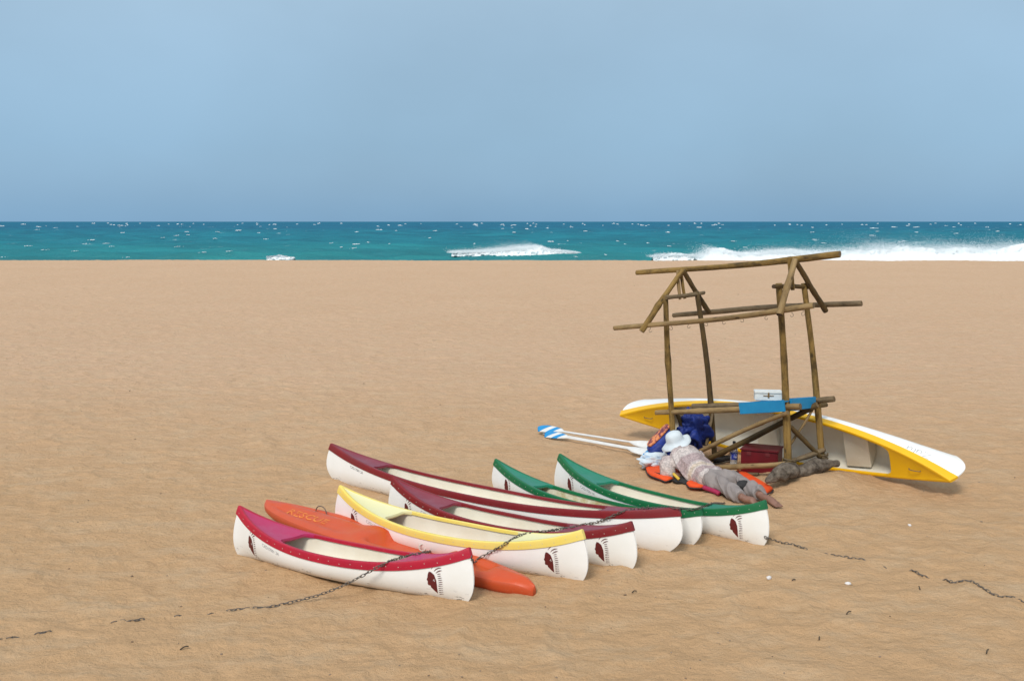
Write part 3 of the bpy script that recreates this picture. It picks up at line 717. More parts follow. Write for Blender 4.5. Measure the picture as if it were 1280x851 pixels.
# small wire hooks under the front eave
for i, px in enumerate((813, 839, 861, 883, 905, 928, 958, 990, 1004)):
    u = (px - 768) / (1017 - 768); Y = 13.29 + (11.42 - 13.29) * u; py = 410 + (382 - 410) * u + 4.2
    P = U(px, py, Y); V, F = tube([P + Vector((.018 * math.sin(a) * (1 if i % 2 else -1), 0, -.022 - .02 + .02 * math.cos(a))) if a > 0 else P + Vector((0, 0, .02)) for a in (-1, .01, .8, 1.6, 2.4, 3.2, 4.0, 4.7)], .0028, 5)
    mesh_obj('hook', V, F, M['steel'], shelter, loc=tuple(P)).location = P - SH0
lash = M['rope'] = simple('grey_lashing', (.16, .115, .06), (.09, .06, .03), .9, 40, bmp=.004)
for (px, py, Y, r_) in ((987, 577, 11.83, .072), (1028, 571, 12.18, .062)):
    P = U(px, py, Y); path = [P + Vector((r_ * math.cos(a), r_ * math.sin(a), .012 * a / 3 - .03 + .006 * math.sin(a * 1.7))) for a in np.linspace(0, 6 * math.pi, 60)]
    V, F = tube(path, .010, 5); mesh_obj('lashing', V, F, lash, shelter, loc=tuple(P)).location = P - SH0

# ------------------------------------------------------------------ things around the shelter
def blob(name, c, size, mat, parent=None, seed=0, amp=.25, freq=3.0, ridge=.5, sub=4, rot=0, flat=-.75, smooth=True):
    bm = bmesh.new(); bmesh.ops.create_icosphere(bm, subdivisions=sub, radius=1)
    P = np.array([v.co[:] for v in bm.verts]); F = [tuple(v.index for v in f.verts) for f in bm.faces]; bm.free()
    a = fbm(P[:, 0] * freq + P[:, 2] * 1.7 + 50, P[:, 1] * freq - P[:, 2] * 2.3 + 50, seed, 4) - .45
    b = np.abs(vnoise(P[:, 0] * freq * 1.3 + P[:, 2] * 2 + 20, P[:, 1] * freq * 1.2 + P[:, 2] * freq + 20, seed + 7) - .5) * 2
    r = 1 + amp * 2 * a + ridge * amp * (b - .4)
    P = P * r[:, None]; P[:, 2] = np.maximum(P[:, 2], flat)
    P = P * np.array(size); ca, sa = math.cos(rot), math.sin(rot)
    P = np.stack([P[:, 0] * ca - P[:, 1] * sa, P[:, 0] * sa + P[:, 1] * ca, P[:, 2]], 1)
    o = mesh_obj(name, P, F, mat, parent, smooth); o.location = c; return o
def slab(name, poly, z0, th, mat, parent=None, loc=None, rnd=.35, puff=.0):     # padded panel from a plan outline
    c = sum((Vector(p) for p in poly), Vector((0, 0))) / len(poly); R = []
    for k, u in ((0, .93), (.15, 1.0), (.6, 1.0), (.9, .96), (1.0, .88)):
        R.append([Vector((c.x + (p[0] - c.x) * u, c.y + (p[1] - c.y) * u, (z0[i] if isinstance(z0, list) else z0) + th * k)) for i, p in enumerate(poly)])
    R.append([Vector((c.x + (p[0] - c.x) * .5, c.y + (p[1] - c.y) * .5, (sum(z0) / len(z0) if isinstance(z0, list) else z0) + th * (1 + puff))) for i, p in enumerate(poly)])
    V, F = rings(R); return mesh_obj(name, V, F, mat, parent, True, loc=loc)
def box(name, c, size, rz, mat, parent=None, bev=.008, rx=0, ry=0, local=False):
    bm = bmesh.new(); bmesh.ops.create_cube(bm, size=1); bmesh.ops.scale(bm, vec=size, verts=bm.verts)
    if bev: bmesh.ops.bevel(bm, geom=bm.edges, offset=bev, segments=2, affect='EDGES')
    me = bpy.data.meshes.new(name); bm.to_mesh(me); bm.free(); me.materials.append(mat)
    o = bpy.data.objects.new(name, me); COL.objects.link(o); o.location = c; o.rotation_euler = (rx, ry, rz)
    if parent: o.parent = parent
    return o
M['vest'] = simple('orange_nylon', (.86, .095, .008), (.76, .07, .006), .7, 12, bmp=.006, bscale=45)
M['black'] = simple('black_webbing', (.018, .017, .018), (.03, .028, .028), .8, 30, bmp=.004)
M['pink'] = simple('pink_cloth', (.40, .02, .08), (.32, .015, .07), .8, 20)
M['yellow_cloth'] = simple('yellow_cloth', (.75, .50, .06), (.6, .4, .05), .8, 20)
M['blue_cloth'] = simple('royal_blue_cloth', (.006, .028, .22), (.004, .016, .13), .62, 9, bmp=.012, bscale=16)
M['blue_bag'] = simple('blue_backpack_cloth', (.006, .035, .30), (.004, .022, .18), .6, 9, bmp=.006, bscale=40)
M['peach'] = simple('patterned_orange_panel', (.75, .26, .10), (.16, .03, .06), .7, 18, lo=.45, hi=.58)
M['cloth_white'] = simple('pale_blue_cloth', (.62, .70, .76), (.40, .52, .66), .85, 14, lo=.48, hi=.62, bmp=.008, bscale=25)
M['hat'] = simple('pale_hat_cotton', (.66, .72, .76), (.58, .64, .68), .9, 10, bmp=.003, bscale=80)
M['trouser'] = simple('taupe_cotton', (.30, .262, .25), (.245, .21, .20), .92, 7, bmp=.003, bscale=60)
M['skin'] = simple('skin', (.26, .135, .095), (.20, .10, .07), .6, 14)
M['red_box'] = simple('dark_red_plastic', (.15, .004, .009), (.10, .004, .008), .42, 5)
M['blue_paint'] = simple('blue_painted_board', (.008, .235, .47), (.006, .20, .42), .55, 7, bmp=.002)
M['white_box'] = simple('white_foam_box', (.74, .76, .74), (.66, .68, .66), .6, 20)
M['brass'] = simple('rusty_brass', (.26, .15, .04), (.12, .06, .02), .5, 60)
M['paddle'] = simple('white_paddle', (.76, .77, .76), (.68, .68, .66), .45, 10)
M['paddle_blue'] = simple('paddle_blue_stripe', (.012, .28, .62), (.01, .24, .55), .45, 10)

# sleeping person, prone, head to the upper left, under a pale hat
def loft(secs, n=20):                       # (centre, lateral half width, half thickness, lateral axis, up axis)
    R = []
    for c, w, h, lat, up in secs:
        R.append([c + lat * (w * math.copysign(abs(math.cos(a)) ** .85, math.cos(a))) + up * (h * math.copysign(abs(math.sin(a)) ** .85, math.sin(a))) for a in [2 * math.pi * k / n for k in range(n)]])
    return rings(R)
def limb(pts, rr_, n=14, sub=4):
    P = smooth_path(pts, sub); m = len(P); rs_ = []
    for i in range(m):
        u = i / sub; k = min(int(u), len(rr_) - 2); f = u - k; rs_.append(rr_[k] + (rr_[k + 1] - rr_[k]) * f)
    V, F = tube(P, rs_, n); return V, F
def remesh(name, parts, vox, mat, parent, disp=None, smooth_it=3, factor=.5):
    V, F = merge(parts); o = mesh_obj(name, V, F, mat, None, True)
    md = o.modifiers.new('r', 'REMESH'); md.mode = 'VOXEL'; md.voxel_size = vox
    sm = o.modifiers.new('s', 'SMOOTH'); sm.iterations = smooth_it; sm.factor = factor
    dg = bpy.context.evaluated_depsgraph_get(); me = bpy.data.meshes.new_from_object(o.evaluated_get(dg))
    old = o.data; o.modifiers.clear(); o.data = me; bpy.data.meshes.remove(old)
    if not me.materials: me.materials.append(mat)
    n = len(me.vertices); co = np.zeros(n * 3); me.vertices.foreach_get('co', co); co = co.reshape(-1, 3)
    if disp is not None:
        no = np.zeros(n * 3); me.vertices.foreach_get('normal', no); no = no.reshape(-1, 3)
        co = co + no * disp(co)[:, None]
    pl = np.array(parent.location); me.vertices.foreach_set('co', (co - pl).ravel())
    me.polygons.foreach_set('use_smooth', [True] * len(me.polygons)); me.update()
    o.parent = parent; return o
def under(px, py, ztop, th): return G(px, py, ztop) - Vector((0, 0, th))
pelvis = under(892, 588, .21, .11); waist = under(880, 578, .26, .135); chest = under(867, 567, .33, .15); upper = under(855, 557, .38, .14); neck = G(850, 556, .30); head = G(845, 553, .33)
per = empty('person', (pelvis.x, pelvis.y, 0)); tag(per, 'person asleep face down in a patterned sweater, taupe trousers and pale sun hat', 'person')
spine = (upper - pelvis); spine.z = 0; spine.normalize(); lat = Vector((-spine.y, spine.x, 0)); upv = Vector((0, 0, 1))   # lat points to the viewer's left
if lat.x > 0: lat = -lat
hipL = pelvis + lat * .075 - spine * .06 + Vector((0, 0, .0)); hipR = pelvis - lat * .095 - spine * .06 + Vector((0, 0, .01))
kneeL = G(907, 610, .09); ankL = G(929, 622, .070); kneeR = G(923, 600, .10); ankR = G(951, 619, .070)
toeR = G(974, 632, .03); toeL = G(948, 630, .03)
shL = upper + lat * .175 - Vector((0, 0, .02)); shR = upper - lat * .17 - Vector((0, 0, .02))
elL = G(835, 591, .085); haL = chest + spine * .02 + lat * .02; haL.z = .05; elR = shR - lat * .16 + spine * .05; elR.z = .09; haR = elR + spine * .20 + lat * .10; haR.z = .06
def foot(ank, toe, flat=1.0):
    d = (toe - ank); d.z = 0; d.normalize(); s = Vector((-d.y, d.x, 0)); b = ank + d * .03; e = toe
    P = [limb([ank + Vector((0, 0, .01)), b + Vector((0, 0, -.01)), (b + e) / 2 + Vector((0, 0, .012)), e - d * .045 + Vector((0, 0, .0))], [.040, .040, .038, .034])]
    for k in range(-2, 2): P.append(limb([(b + e) / 2 + s * .016 * (k + .5) + Vector((0, 0, .005)), e - d * .03 + s * .020 * (k + .5) * 1.0], [.022, .019]))
    for i, ln in enumerate((.030, .026, .022, .018, .012)):
        o_ = s * (.034 - i * .0185); P.append(limb([e - d * .045 + o_, e - d * .01 + o_ + d * ln * .4 + Vector((0, 0, -.004)), e + o_ + d * ln * .5 + Vector((0, 0, -.010))], [.013 if i == 0 else .010, .012 if i == 0 else .0095, .008]))
    return P
def hand(w, d):
    d = d.normalized(); s = Vector((-d.y, d.x, 0)).normalized(); P = [limb([w, w + d * .05, w + d * .09], [.030, .036, .034])]
    for i, ln in enumerate((.07, .08, .075, .06)):
        o_ = s * (.030 - i * .020); b = w + d * .085 + o_
        P.append(limb([b, b + d * ln * .55 + Vector((0, 0, .010)), b + d * ln + Vector((0, 0, -.008))], [.011, .010, .008]))
    b = w + d * .025 + s * .03; P.append(limb([b, b + s * .03 + d * .03, b + s * .035 + d * .065], [.013, .012, .009])); return P
bp = [loft([(pelvis - spine * .10, .10, .07, lat, upv), (pelvis, .150, .105, lat, upv), (waist, .135, .095, lat, upv), (chest, .155, .11, lat, upv), (upper, .15, .10, lat, upv), (upper + spine * .06, .07, .07, lat, upv)])]
bp += [limb([hipL, kneeL, ankL], [.085, .058, .040]), limb([hipR, kneeR, ankR], [.085, .058, .040]), limb([upper, neck, head], [.065, .058, .06])]
hc = head + spine * .05
bp.append(loft([(hc - upv * .105 + spine * (.01), .035, .04, lat, spine), (hc - upv * .08, .058, .075, lat, spine), (hc - upv * .02, .074, .095, lat, spine), (hc + upv * .05, .072, .092, lat, spine), (hc + upv * .095, .04, .055, lat, spine)]))
bp.append(limb([hc + spine * .085 - upv * .01, hc + spine * .108 - upv * .03], [.010, .016])); bp.append(limb([hc + spine * .07 - upv * .060 - lat * .022, hc + spine * .088 - upv * .062, hc + spine * .07 - upv * .060 + lat * .022], [.010, .012, .010]))
for sg in (-1, 1): bp.append(limb([hc + lat * sg * .072 - upv * .03, hc + lat * sg * .080 + upv * .02], [.014, .018]))
bp += [limb([shL, elL, haL], [.052, .042, .028]), limb([shR, elR, haR], [.052, .042, .028])] + hand(haL, haL - elL) + hand(haR, haR - elR) + foot(ankR, toeR) + foot(ankL, toeL)
remesh('body', bp, .0075, M['skin'], per, None, 2)
def folds(seed, amp, fr):
    def f(co):
        q = co @ np.array([[.8, .3, .2], [-.5, .9, .1], [.3, -.2, 1.0]])
        a = 1 - np.abs(2 * vnoise(q[:, 0] * fr + q[:, 2] * fr * .8 + 90, q[:, 1] * fr * .55 + 40, seed) - 1)
        b = vnoise(q[:, 0] * fr * 2.3 + 11 + q[:, 2] * fr, q[:, 1] * fr * 1.6 + 60, seed + 3)
        return amp * (a ** 2 - .35) + amp * .5 * (b - .5)
    return f
cuffL = ankL + (kneeL - ankL) * .10; cuffR = ankR + (kneeR - ankR) * .06
tp = [loft([(pelvis - spine * .16 - lat * .01, .12, .065, lat, upv), (pelvis - spine * .08 - lat * .01, .168, .105, lat, upv), (pelvis + spine * .02 - lat * .01, .172, .112, lat, upv), (pelvis + spine * .12, .16, .10, lat, upv)]),
      limb([hipL + upv * .01, (hipL + kneeL) / 2 + upv * .01, kneeL + upv * .0, cuffL], [.100, .092, .080, .076]), limb([hipR + upv * .01, (hipR + kneeR) / 2, kneeR, cuffR], [.100, .092, .080, .074])]
remesh('trousers', tp, .009, M['trouser'], per, folds(3, .034, 9), 1)
def sweater_mat():
    m, nt, N, L, b = newmat('patterned_knit'); b.inputs['Roughness'].default_value = .95; b.inputs['Specular IOR Level'].default_value = .1
    t = N.new('ShaderNodeTexCoord'); dp = N.new('ShaderNodeVectorMath'); dp.operation = 'DOT_PRODUCT'; dp.inputs[1].default_value = (spine.x, spine.y, .18); L.new(t.outputs['Object'], dp.inputs[0])
    nz = noise_node(N, L, 6, 3); ad = N.new('ShaderNodeMath'); ad.operation = 'MULTIPLY_ADD'; L.new(nz.outputs[0], ad.inputs[0]); ad.inputs[1].default_value = .05; L.new(dp.outputs['Value'], ad.inputs[2])
    r = N.new('ShaderNodeValToRGB'); r.color_ramp.interpolation = 'LINEAR'; mrn = N.new('ShaderNodeMapRange'); mrn.inputs[1].default_value = -0.06; mrn.inputs[2].default_value = .78; L.new(ad.outputs[0], mrn.inputs[0]); L.new(mrn.outputs[0], r.inputs[0])
    mauve = (.40, .315, .315, 1); pale = (.56, .50, .48, 1); warm = (.55, .46, .38, 1); mid = (.46, .385, .375, 1)
    seq = [(0, mid), (.10, mid), (.13, pale), (.20, pale), (.23, mauve), (.31, mauve), (.33, pale), (.36, warm), (.40, warm), (.42, pale), (.46, mauve), (.62, mauve), (.65, pale), (.80, pale), (.83, mid), (1, mid)]
    while len(r.color_ramp.elements) < len(seq): r.color_ramp.elements.new(.5)
    for el, (p, c) in zip(r.color_ramp.elements, seq): el.position = p; el.color = c
    n2 = noise_node(N, L, 45, 4, .7); r2 = ramp2(N, L, n2.outputs[0], .42, (.80, .80, .80), .60, (1.22, 1.20, 1.18)); mm = N.new('ShaderNodeMix'); mm.data_type = 'RGBA'; mm.blend_type = 'MULTIPLY'; mm.inputs[0].default_value = 1
    L.new(r.outputs[0], mm.inputs[6]); L.new(r2.outputs[0], mm.inputs[7]); L.new(mm.outputs[2], b.inputs['Base Color'])
    n3 = noise_node(N, L, 120, 2); bump(N, L, b, n3.outputs[0], .8, .004); return m
M['sweater'] = sweater_mat()
slL = elL + Vector((.03, .02, -.01))
sp_ = [loft([(pelvis + spine * .0 - lat * .015, .180, .118, lat, upv), (pelvis + spine * .07 - lat * .01, .190, .128, lat, upv), (waist, .205, .135, lat, upv), (chest + upv * .01, .212, .14, lat, upv), (upper - spine * .04 + upv * .01, .21, .135, lat, upv), (upper + spine * .05, .18, .125, lat, upv), (upper + spine * .11 + upv * .01, .09, .09, lat, upv)]),
       limb([shL + spine * .01, (shL + elL) / 2 + lat * .03 + upv * .02, elL, slL], [.088, .084, .078, .07]), limb([shR, (shR + elR) / 2, elR, elR + (haR - elR) * .6], [.095, .085, .075, .065])]
remesh('sweater', sp_, .011, M['sweater'], per, folds(12, .028, 8), 1)
# hat
hat_c = G(844, 551, .40); R = []
for (r_, z_) in ((.185, -.050), (.188, -.045), (.16, -.026), (.13, -.006), (.112, .004), (.108, .03), (.102, .07), (.090, .098), (.06, .116), (.02, .121)):
    row = []
    for k in range(36):
        a = 2 * math.pi * k / 36; w_ = max(0, (r_ - .11) / .095)
        row.append(Vector((r_ * math.cos(a) * 1.0, r_ * math.sin(a) * 1.05, z_ + w_ * (.022 * math.sin(2 * a + .6) + .010 * math.sin(5 * a) - .028 * math.cos(a - math.pi) * .9))))
    R.append(row)
V, F = rings(R, True, False); F.append(tuple(len(R) * 36 - 36 + j for j in range(36)))
ht = mesh_obj('hat', V, F, M['hat'], None); ht.rotation_euler = (rad(8), rad(-20), 0); ht.location = hat_c - per.location; ht.parent = per
tag(ht, 'pale blue-white floppy sun hat')

def gz(px, py, z=.0): p = G(px, py, z); return (p.x, p.y)
def vest(name_label, polys, th, z0=.012):
    c = gz(*polys[0][0]); root = empty('life_vest', (c[0], c[1], 0)); tag(root, name_label, 'life vest', 'orange life vests')
    for i, p in enumerate(polys):
        P = [gz(*q) for q in p]; zz = [max(sz(*q), 0) + z0 for q in P]
        P2 = [Vector(a) for a in P]
        slab('panel', P, zz, th, M['vest'], root, tuple(root.location), puff=.12).location = (0, 0, 0)
        cc = sum(P2, Vector((0, 0))) / len(P2); path = [Vector((cc.x + (q.x - cc.x) * 1.015, cc.y + (q.y - cc.y) * 1.015, zz[k] + th * .28)) for k, q in enumerate(P2)]
        V, F = tube(smooth_path(path + [path[0]], 3), .008, 6); mesh_obj('edging', V, F, M['black'], root, loc=tuple(root.location)).location = (0, 0, 0)
    return root
v1 = vest('orange life vest under the sleeper\'s left arm', [[(807, 588), (811, 584), (823, 582), (834, 580), (846, 588), (853, 599), (840, 602), (832, 605), (826, 603), (814, 598), (809, 594)]], .055)
p_ = gz(822, 590, .06); sl = [gz(815, 588.5, .07), gz(819, 587.5, .07), gz(827, 591.5, .07), gz(825, 593, .07)]
V, F = merge([([Vector((q[0], q[1], .079 + sz(*q))) for q in sl] + [Vector((q[0], q[1], .06 + sz(*q))) for q in sl], [(0, 1, 2, 3), (0, 1, 5, 4), (1, 2, 6, 5), (2, 3, 7, 6), (3, 0, 4, 7)])])
mesh_obj('strap_slot', V, F, M['black'], v1, False, loc=tuple(v1.location)).location = (0, 0, 0)
v2 = vest('orange life vest half hidden under the sleeper\'s hips', [[(858, 608), (866, 603), (880, 604), (886, 611), (876, 613), (862, 612)]], .05)
v3 = vest('orange life vest beyond the sleeper\'s bare feet', [[(921, 594), (930, 597), (946, 606), (966, 616), (955, 621), (944, 622), (932, 610)]], .05)
def ribbon3(name, pts, r, mat, label, cat):
    P = smooth_path([Vector(p) for p in pts], 5); V, F = tube(P, r, 7); c = P[0]; o = mesh_obj(name, V, F, mat, None, loc=tuple(c)); return tag(o, label, cat)
blob('dark_pouch', G(928, 608, .09), (.085, .07, .075), M['black'], None, 5, .2, 2.0, rot=.5); tag(bpy.data.objects['dark_pouch'], 'black cloth pouch tucked between the sleeper\'s lower legs', 'pouch')
blob('dark_cloth', G(858, 601, .03), (.16, .10, .045), M['black'], None, 9, .25, 3.0, rot=-.4); tag(bpy.data.objects['dark_cloth'], 'dark crumpled cloth between the two vests by the sleeper', 'cloth')
ribbon3('pink_towel', [G(880, 609, .05), G(886, 611, .05), G(896, 615, .04), G(899, 617, .03)], .028, M['pink'], 'rolled pink towel under the sleeper\'s hip', 'towel')
ribbon3('yellow_strap', [G(842, 592, .10), G(845, 595, .09), G(849, 599, .06)], .018, M['yellow_cloth'], 'yellow strap by the sleeper\'s elbow', 'strap')
blob('pale_shirt', G(818, 576, .10), (.23, .13, .11), M['cloth_white'], None, 21, .30, 1.5, 1.0, 5, .55, -.6); tag(bpy.data.objects['pale_shirt'], 'crumpled pale blue and white shirt left of the sleeper', 'shirt')
blob('blue_sack', U(868, 537, 13.05), (.22, .15, .25), M['blue_cloth'], None, 33, .20, 2.4, 2.6, 5, .3, -1.2); tag(bpy.data.objects['blue_sack'], 'crumpled royal blue sack hanging between the left posts', 'sack')
# backpack
bk = empty('backpack', (0, 0, 0)); bc = G(836, 566, .0); bc = Vector((bc.x - .10, 13.0, .02)); bk.location = bc; tag(bk, 'blue backpack with a patterned orange panel behind the hat', 'backpack')
def rbox(name, c, s, rz, rx, ry, mat, parent, p=.55):
    bm = bmesh.new(); bmesh.ops.create_uvsphere(bm, u_segments=24, v_segments=16, radius=1)
    for v in bm.verts:
        v.co = Vector([math.copysign(abs(x) ** p, x) * s[i] for i, x in enumerate(v.co)])
    me = bpy.data.meshes.new(name); bm.to_mesh(me); bm.free(); me.materials.append(mat)
    for q in me.polygons: q.use_smooth = True
    o = bpy.data.objects.new(name, me); COL.objects.link(o); o.location = c; o.rotation_euler = (rx, ry, rz); o.parent = parent; return o
rbox('bag_body', (-.02, .0, .20), (.23, .13, .17), .1, 0, rad(-42), M['blue_bag'], bk)
rbox('front_pocket', (-.12, -.10, .13), (.11, .05, .10), .1, 0, rad(-42), M['blue_cloth'], bk)
rbox('side_panel', (-.125, -.02, .335), (.19, .10, .022), .1, 0, rad(-46), M['peach'], bk)
V, F = tube(smooth_path([Vector((.0, -.13, .33)), Vector((-.02, -.16, .22)), Vector((-.10, -.15, .10))], 5), .014, 6); mesh_obj('strap', V, F, M['cloth_white'], bk)

# paddles lying on the sand
def paddle(a, b, tilt, label, wl=.072, striped=True, sh=.015):
    d = b - a; L = d.length; root = empty('paddle'); mw = Matrix.Translation(a) @ d.to_track_quat('X', 'Z').to_matrix().to_4x4(); root.matrix_world = mw; tag(root, label, 'paddle', 'white paddles with blue stripes')
    V, F = tube([Vector((L * u, 0, 0)) for u in np.linspace(.16, .84, 8)], sh, 8); mesh_obj('shaft', V, F, M['paddle'], root)
    for end in (0, 1):
        BLn = .52; R = []; mi = []; n = 40
        for i in range(n):
            u = i / (n - 1); w = wl * (math.sin(math.pi * min(u * 1.15 + .02, 1) * .5) ** .8 if u < .8 else 1) * (1 - max(0, (u - .82) / .18) ** 2 * .75) * (.25 + .75 * min(1, u / .35)); x = L - (1 - u) * BLn if end else (1 - u) * BLn
            cv = .012 * (u ** 2); row = []
            for k in range(12):
                an = 2 * math.pi * k / 12; y = w * math.cos(an); z = .007 * math.sin(an) + cv * (1 - (y / .08) ** 2) + (.010 * (1 - u) * math.sin(an))
                ca, sa = math.cos(tilt), math.sin(tilt); row.append(Vector((x + (1.1 if end == 0 else .3) * y * min(1, u / .3) * (1 - max(0, (u - .75) / .25)), y * ca - z * sa, y * sa + z * ca)))
            R.append(row)
        V, F = rings(R); mi = []
        for i in range(n - 1):
            for k in range(12):
                u = i / (n - 1); mi.append(1 if (striped and end == 0 and (.36 < u < .54 or .72 < u)) or (end == 1 and u > .72) else 0)
        mi += [0, 1]; o = mesh_obj('blade', V, F, [M['paddle'], M['paddle_blue']], root, True, mi)
    return root
def PG(px, py, h): p = G(px, py, 0); p.z = sz(p.x, p.y) + h; return p
paddle(PG(673, 541, .09), PG(823, 563, .07), rad(38), 'topmost white paddle with blue stripes, resting on another paddle')
paddle(PG(682, 545, .055), PG(818, 573, .06), rad(33), 'nearest white paddle, lowest blade beside the pale shirt')
paddle(PG(680, 541, .03), PG(815, 567, .03), rad(15), 'white paddle pinned between the other two', .07, False)

# bottle, red box, driftwood, sticks, shoes
bt = empty('water_bottle', PG(917, 583, 0)); bt.location.z = .02; tag(bt, 'clear plastic water bottle with blue label beside the red box', 'bottle')
def lathe(prof_, n=20):
    R = [[Vector((r * math.cos(2 * math.pi * k / n), r * math.sin(2 * math.pi * k / n), z)) for k in range(n)] for r, z in prof_]; return rings(R)
mg, nt, N, L, b = newmat('clear_plastic'); b.inputs['Transmission Weight'].default_value = .6; b.inputs['Roughness'].default_value = .12; b.inputs['Base Color'].default_value = (.86, .9, .93, 1); b.inputs['IOR'].default_value = 1.3
V, F = lathe([(.035, 0), (.044, .006), (.046, .04), (.043, .05), (.046, .06), (.046, .19), (.042, .215), (.022, .262), (.016, .275), (.016, .29)]); mesh_obj('bottle_body', V, F, mg, bt)
V, F = lathe([(.0468, .075), (.0475, .076), (.0475, .165), (.0468, .166)]); mesh_obj('paper_label', V, F, simple('bottle_label', (.02, .05, .42), (.55, .6, .75), .5, 30, lo=.5, hi=.62), bt)
V, F = lathe([(.019, .277), (.0195, .28), (.0195, .302), (.017, .305)]); mesh_obj('cap', V, F, M['black'], bt)
rbx = empty('red_box', (0, 0, 0)); rc = G(952, 592, .03); rbx.location = (rc.x + .02, rc.y + .10, 0.0); rbx.rotation_euler = (0, 0, rad(-24)); tag(rbx, 'dark red plastic box standing behind the lowest shelter rail', 'box')
box('box_shell', (0, 0, .165), (.44, .34, .30), 0, M['red_box'], rbx, .012); lid = box('box_lid', (0, 0, .325), (.46, .36, .022), 0, M['red_box'], rbx, .006)
for x_ in (-.12, .10):
    box('latch', (x_, -.174, .285), (.05, .008, .045), 0, simple('worn_print', (.17, .02, .022), (.11, .01, .012), .6, 40), rbx, .002)
def log(name, pts, rr_, label, seed):
    P = smooth_path(pts, 6); m = len(P); R = []; up = Vector((0, 0, 1))
    for i, p in enumerate(P):
        d = (P[min(i + 1, m - 1)] - P[max(i - 1, 0)]).normalized(); s = d.cross(up).normalized(); u_ = s.cross(d); u = i / (m - 1) * (len(rr_) - 1); k = min(int(u), len(rr_) - 2); r = rr_[k] + (rr_[k + 1] - rr_[k]) * (u - k)
        row = []
        for j in range(22):
            a = 2 * math.pi * j / 22; q = r * (1 + .30 * (float(vnoise(np.array([a * 1.6 + seed]), np.array([i * .35]), seed)[0]) - .5) + .16 * (float(vnoise(np.array([a * 4 + seed]), np.array([i * .8]), seed + 2)[0]) - .5))
            row.append(p + s * q * math.cos(a) + u_ * q * math.sin(a))
        R.append(row)
    V, F = rings(R); o = mesh_obj(name, V, F, M['bark'], None, loc=tuple(P[0])); return tag(o, label, 'log')
log('driftwood_log', [U(957, 602, 11.55), U(966, 597, 11.56), U(977, 591, 11.58), U(988, 588, 11.66), U(996, 588, 11.74)], [.022, .060, .095, .095, .045], 'stubby grey driftwood log with a snout-like end at the right front post', 3)
log('driftwood_log', [U(988, 594, 11.74), U(1005, 588, 11.84), U(1022, 582, 11.96), U(1036, 580, 12.02), U(1048, 579, 12.06)], [.045, .075, .088, .052, .035], 'long grey driftwood log lying across the foot of the right back post', 14)
pole('stick', PG(922, 597, .03), PG(948, 601, .03), .026, .024, None, 'wood_grey'); tag(bpy.data.objects['stick'], 'short cut stick on the sand near the red box', 'stick')
pole('loose_pole', PG(884, 580, .05), PG(914, 567, .10), .036, .034, None, 'wood_grey'); tag(bpy.data.objects['loose_pole'], 'loose grey pole propped low behind the sleeper', 'pole')
for px, py, lab in ((898, 578, 'dark shoe lying left of the other behind the sleeper'), (907, 576, 'dark shoe nearest the water bottle')):
    g = PG(px, py, .045); sh = empty('shoe', g, (0, 0, rad(35))); tag(sh, lab, 'shoe', 'dark shoes behind the sleeper')
    rbox('upper', (0, 0, .012), (.115, .042, .035), 0, 0, rad(6), M['black'], sh, .8); rbox('sole', (0, 0, -.028), (.125, .046, .012), 0, 0, 0, M['steel'], sh, .6)

# blue tray and white box on the rails
A_ = U(924.5, 510.5, 12.16); B_ = U(981, 507, 11.76); C_ = U(1019, 502.5, 12.10); D_ = A_ + (C_ - B_)
tr = empty('blue_tray', A_); tr.matrix_world = Matrix.Translation(A_); tag(tr, 'blue painted wooden tray fixed across the shelter rails', 'tray')
def plank(nm, p, q, h, th, off=Vector((0, 0, 0)), mat='blue_paint'):
    d = q - p; o = box(nm, (0, 0, 0), (d.length, th, h), 0, M[mat], None, .004)
    o.matrix_world = Matrix.Translation((p + q) / 2 + off) @ Matrix.Rotation(math.atan2(d.y, d.x), 4, 'Z') @ Matrix.Rotation(-math.atan2(d.z, math.hypot(d.x, d.y)), 4, 'Y')
    mw = o.matrix_world.copy(); o.parent = tr; o.matrix_basis = tr.matrix_world.inverted() @ mw; return o
e1 = (B_ - A_).normalized(); e2 = (C_ - B_).normalized()
plank('front_board', A_, B_, .135, .022); plank('end_board', B_ + e2 * .10, C_, .130, .022); plank('end_board', A_ + e2 * .02, D_, .130, .022, e1 * .012); plank('back_board', D_ + e1 * .03, C_ - e1 * .015, .13, .022)
V = [A_ + e1 * .03 + e2 * .02, B_ - e1 * .02 + e2 * .02, C_ - e1 * .02 - e2 * .02, D_ + e1 * .03 - e2 * .02]
V = [v + Vector((0, 0, .056)) for v in V] + [v + Vector((0, 0, .040)) for v in V]
mesh_obj('lid_board', V, [(0, 1, 2, 3), (7, 6, 5, 4), (0, 4, 5, 1), (1, 5, 6, 2), (2, 6, 7, 3), (3, 7, 4, 0)], M['blue_paint'], tr, False, loc=tuple(A_)).location = (0, 0, 0)
wb = empty('white_box'); W0 = U(960.5, 501, 12.06); wb.location = W0; wb.rotation_euler = (0, 0, rad(-8)); tag(wb, 'small white box with a brass cross latch on the blue tray', 'box')
box('box_shell', (0, .08, .043), (.31, .16, .085), 0, M['white_box'], wb, .008); box('box_lid', (0, .08, .099), (.32, .17, .026), 0, M['white_box'], wb, .006)
box('latch', (0, -.006, .068), (.018, .010, .062), 0, M['brass'], wb, .002); box('hinge_bar', (0, -.005, .060), (.12, .006, .010), 0, M['brass'], wb, .002)

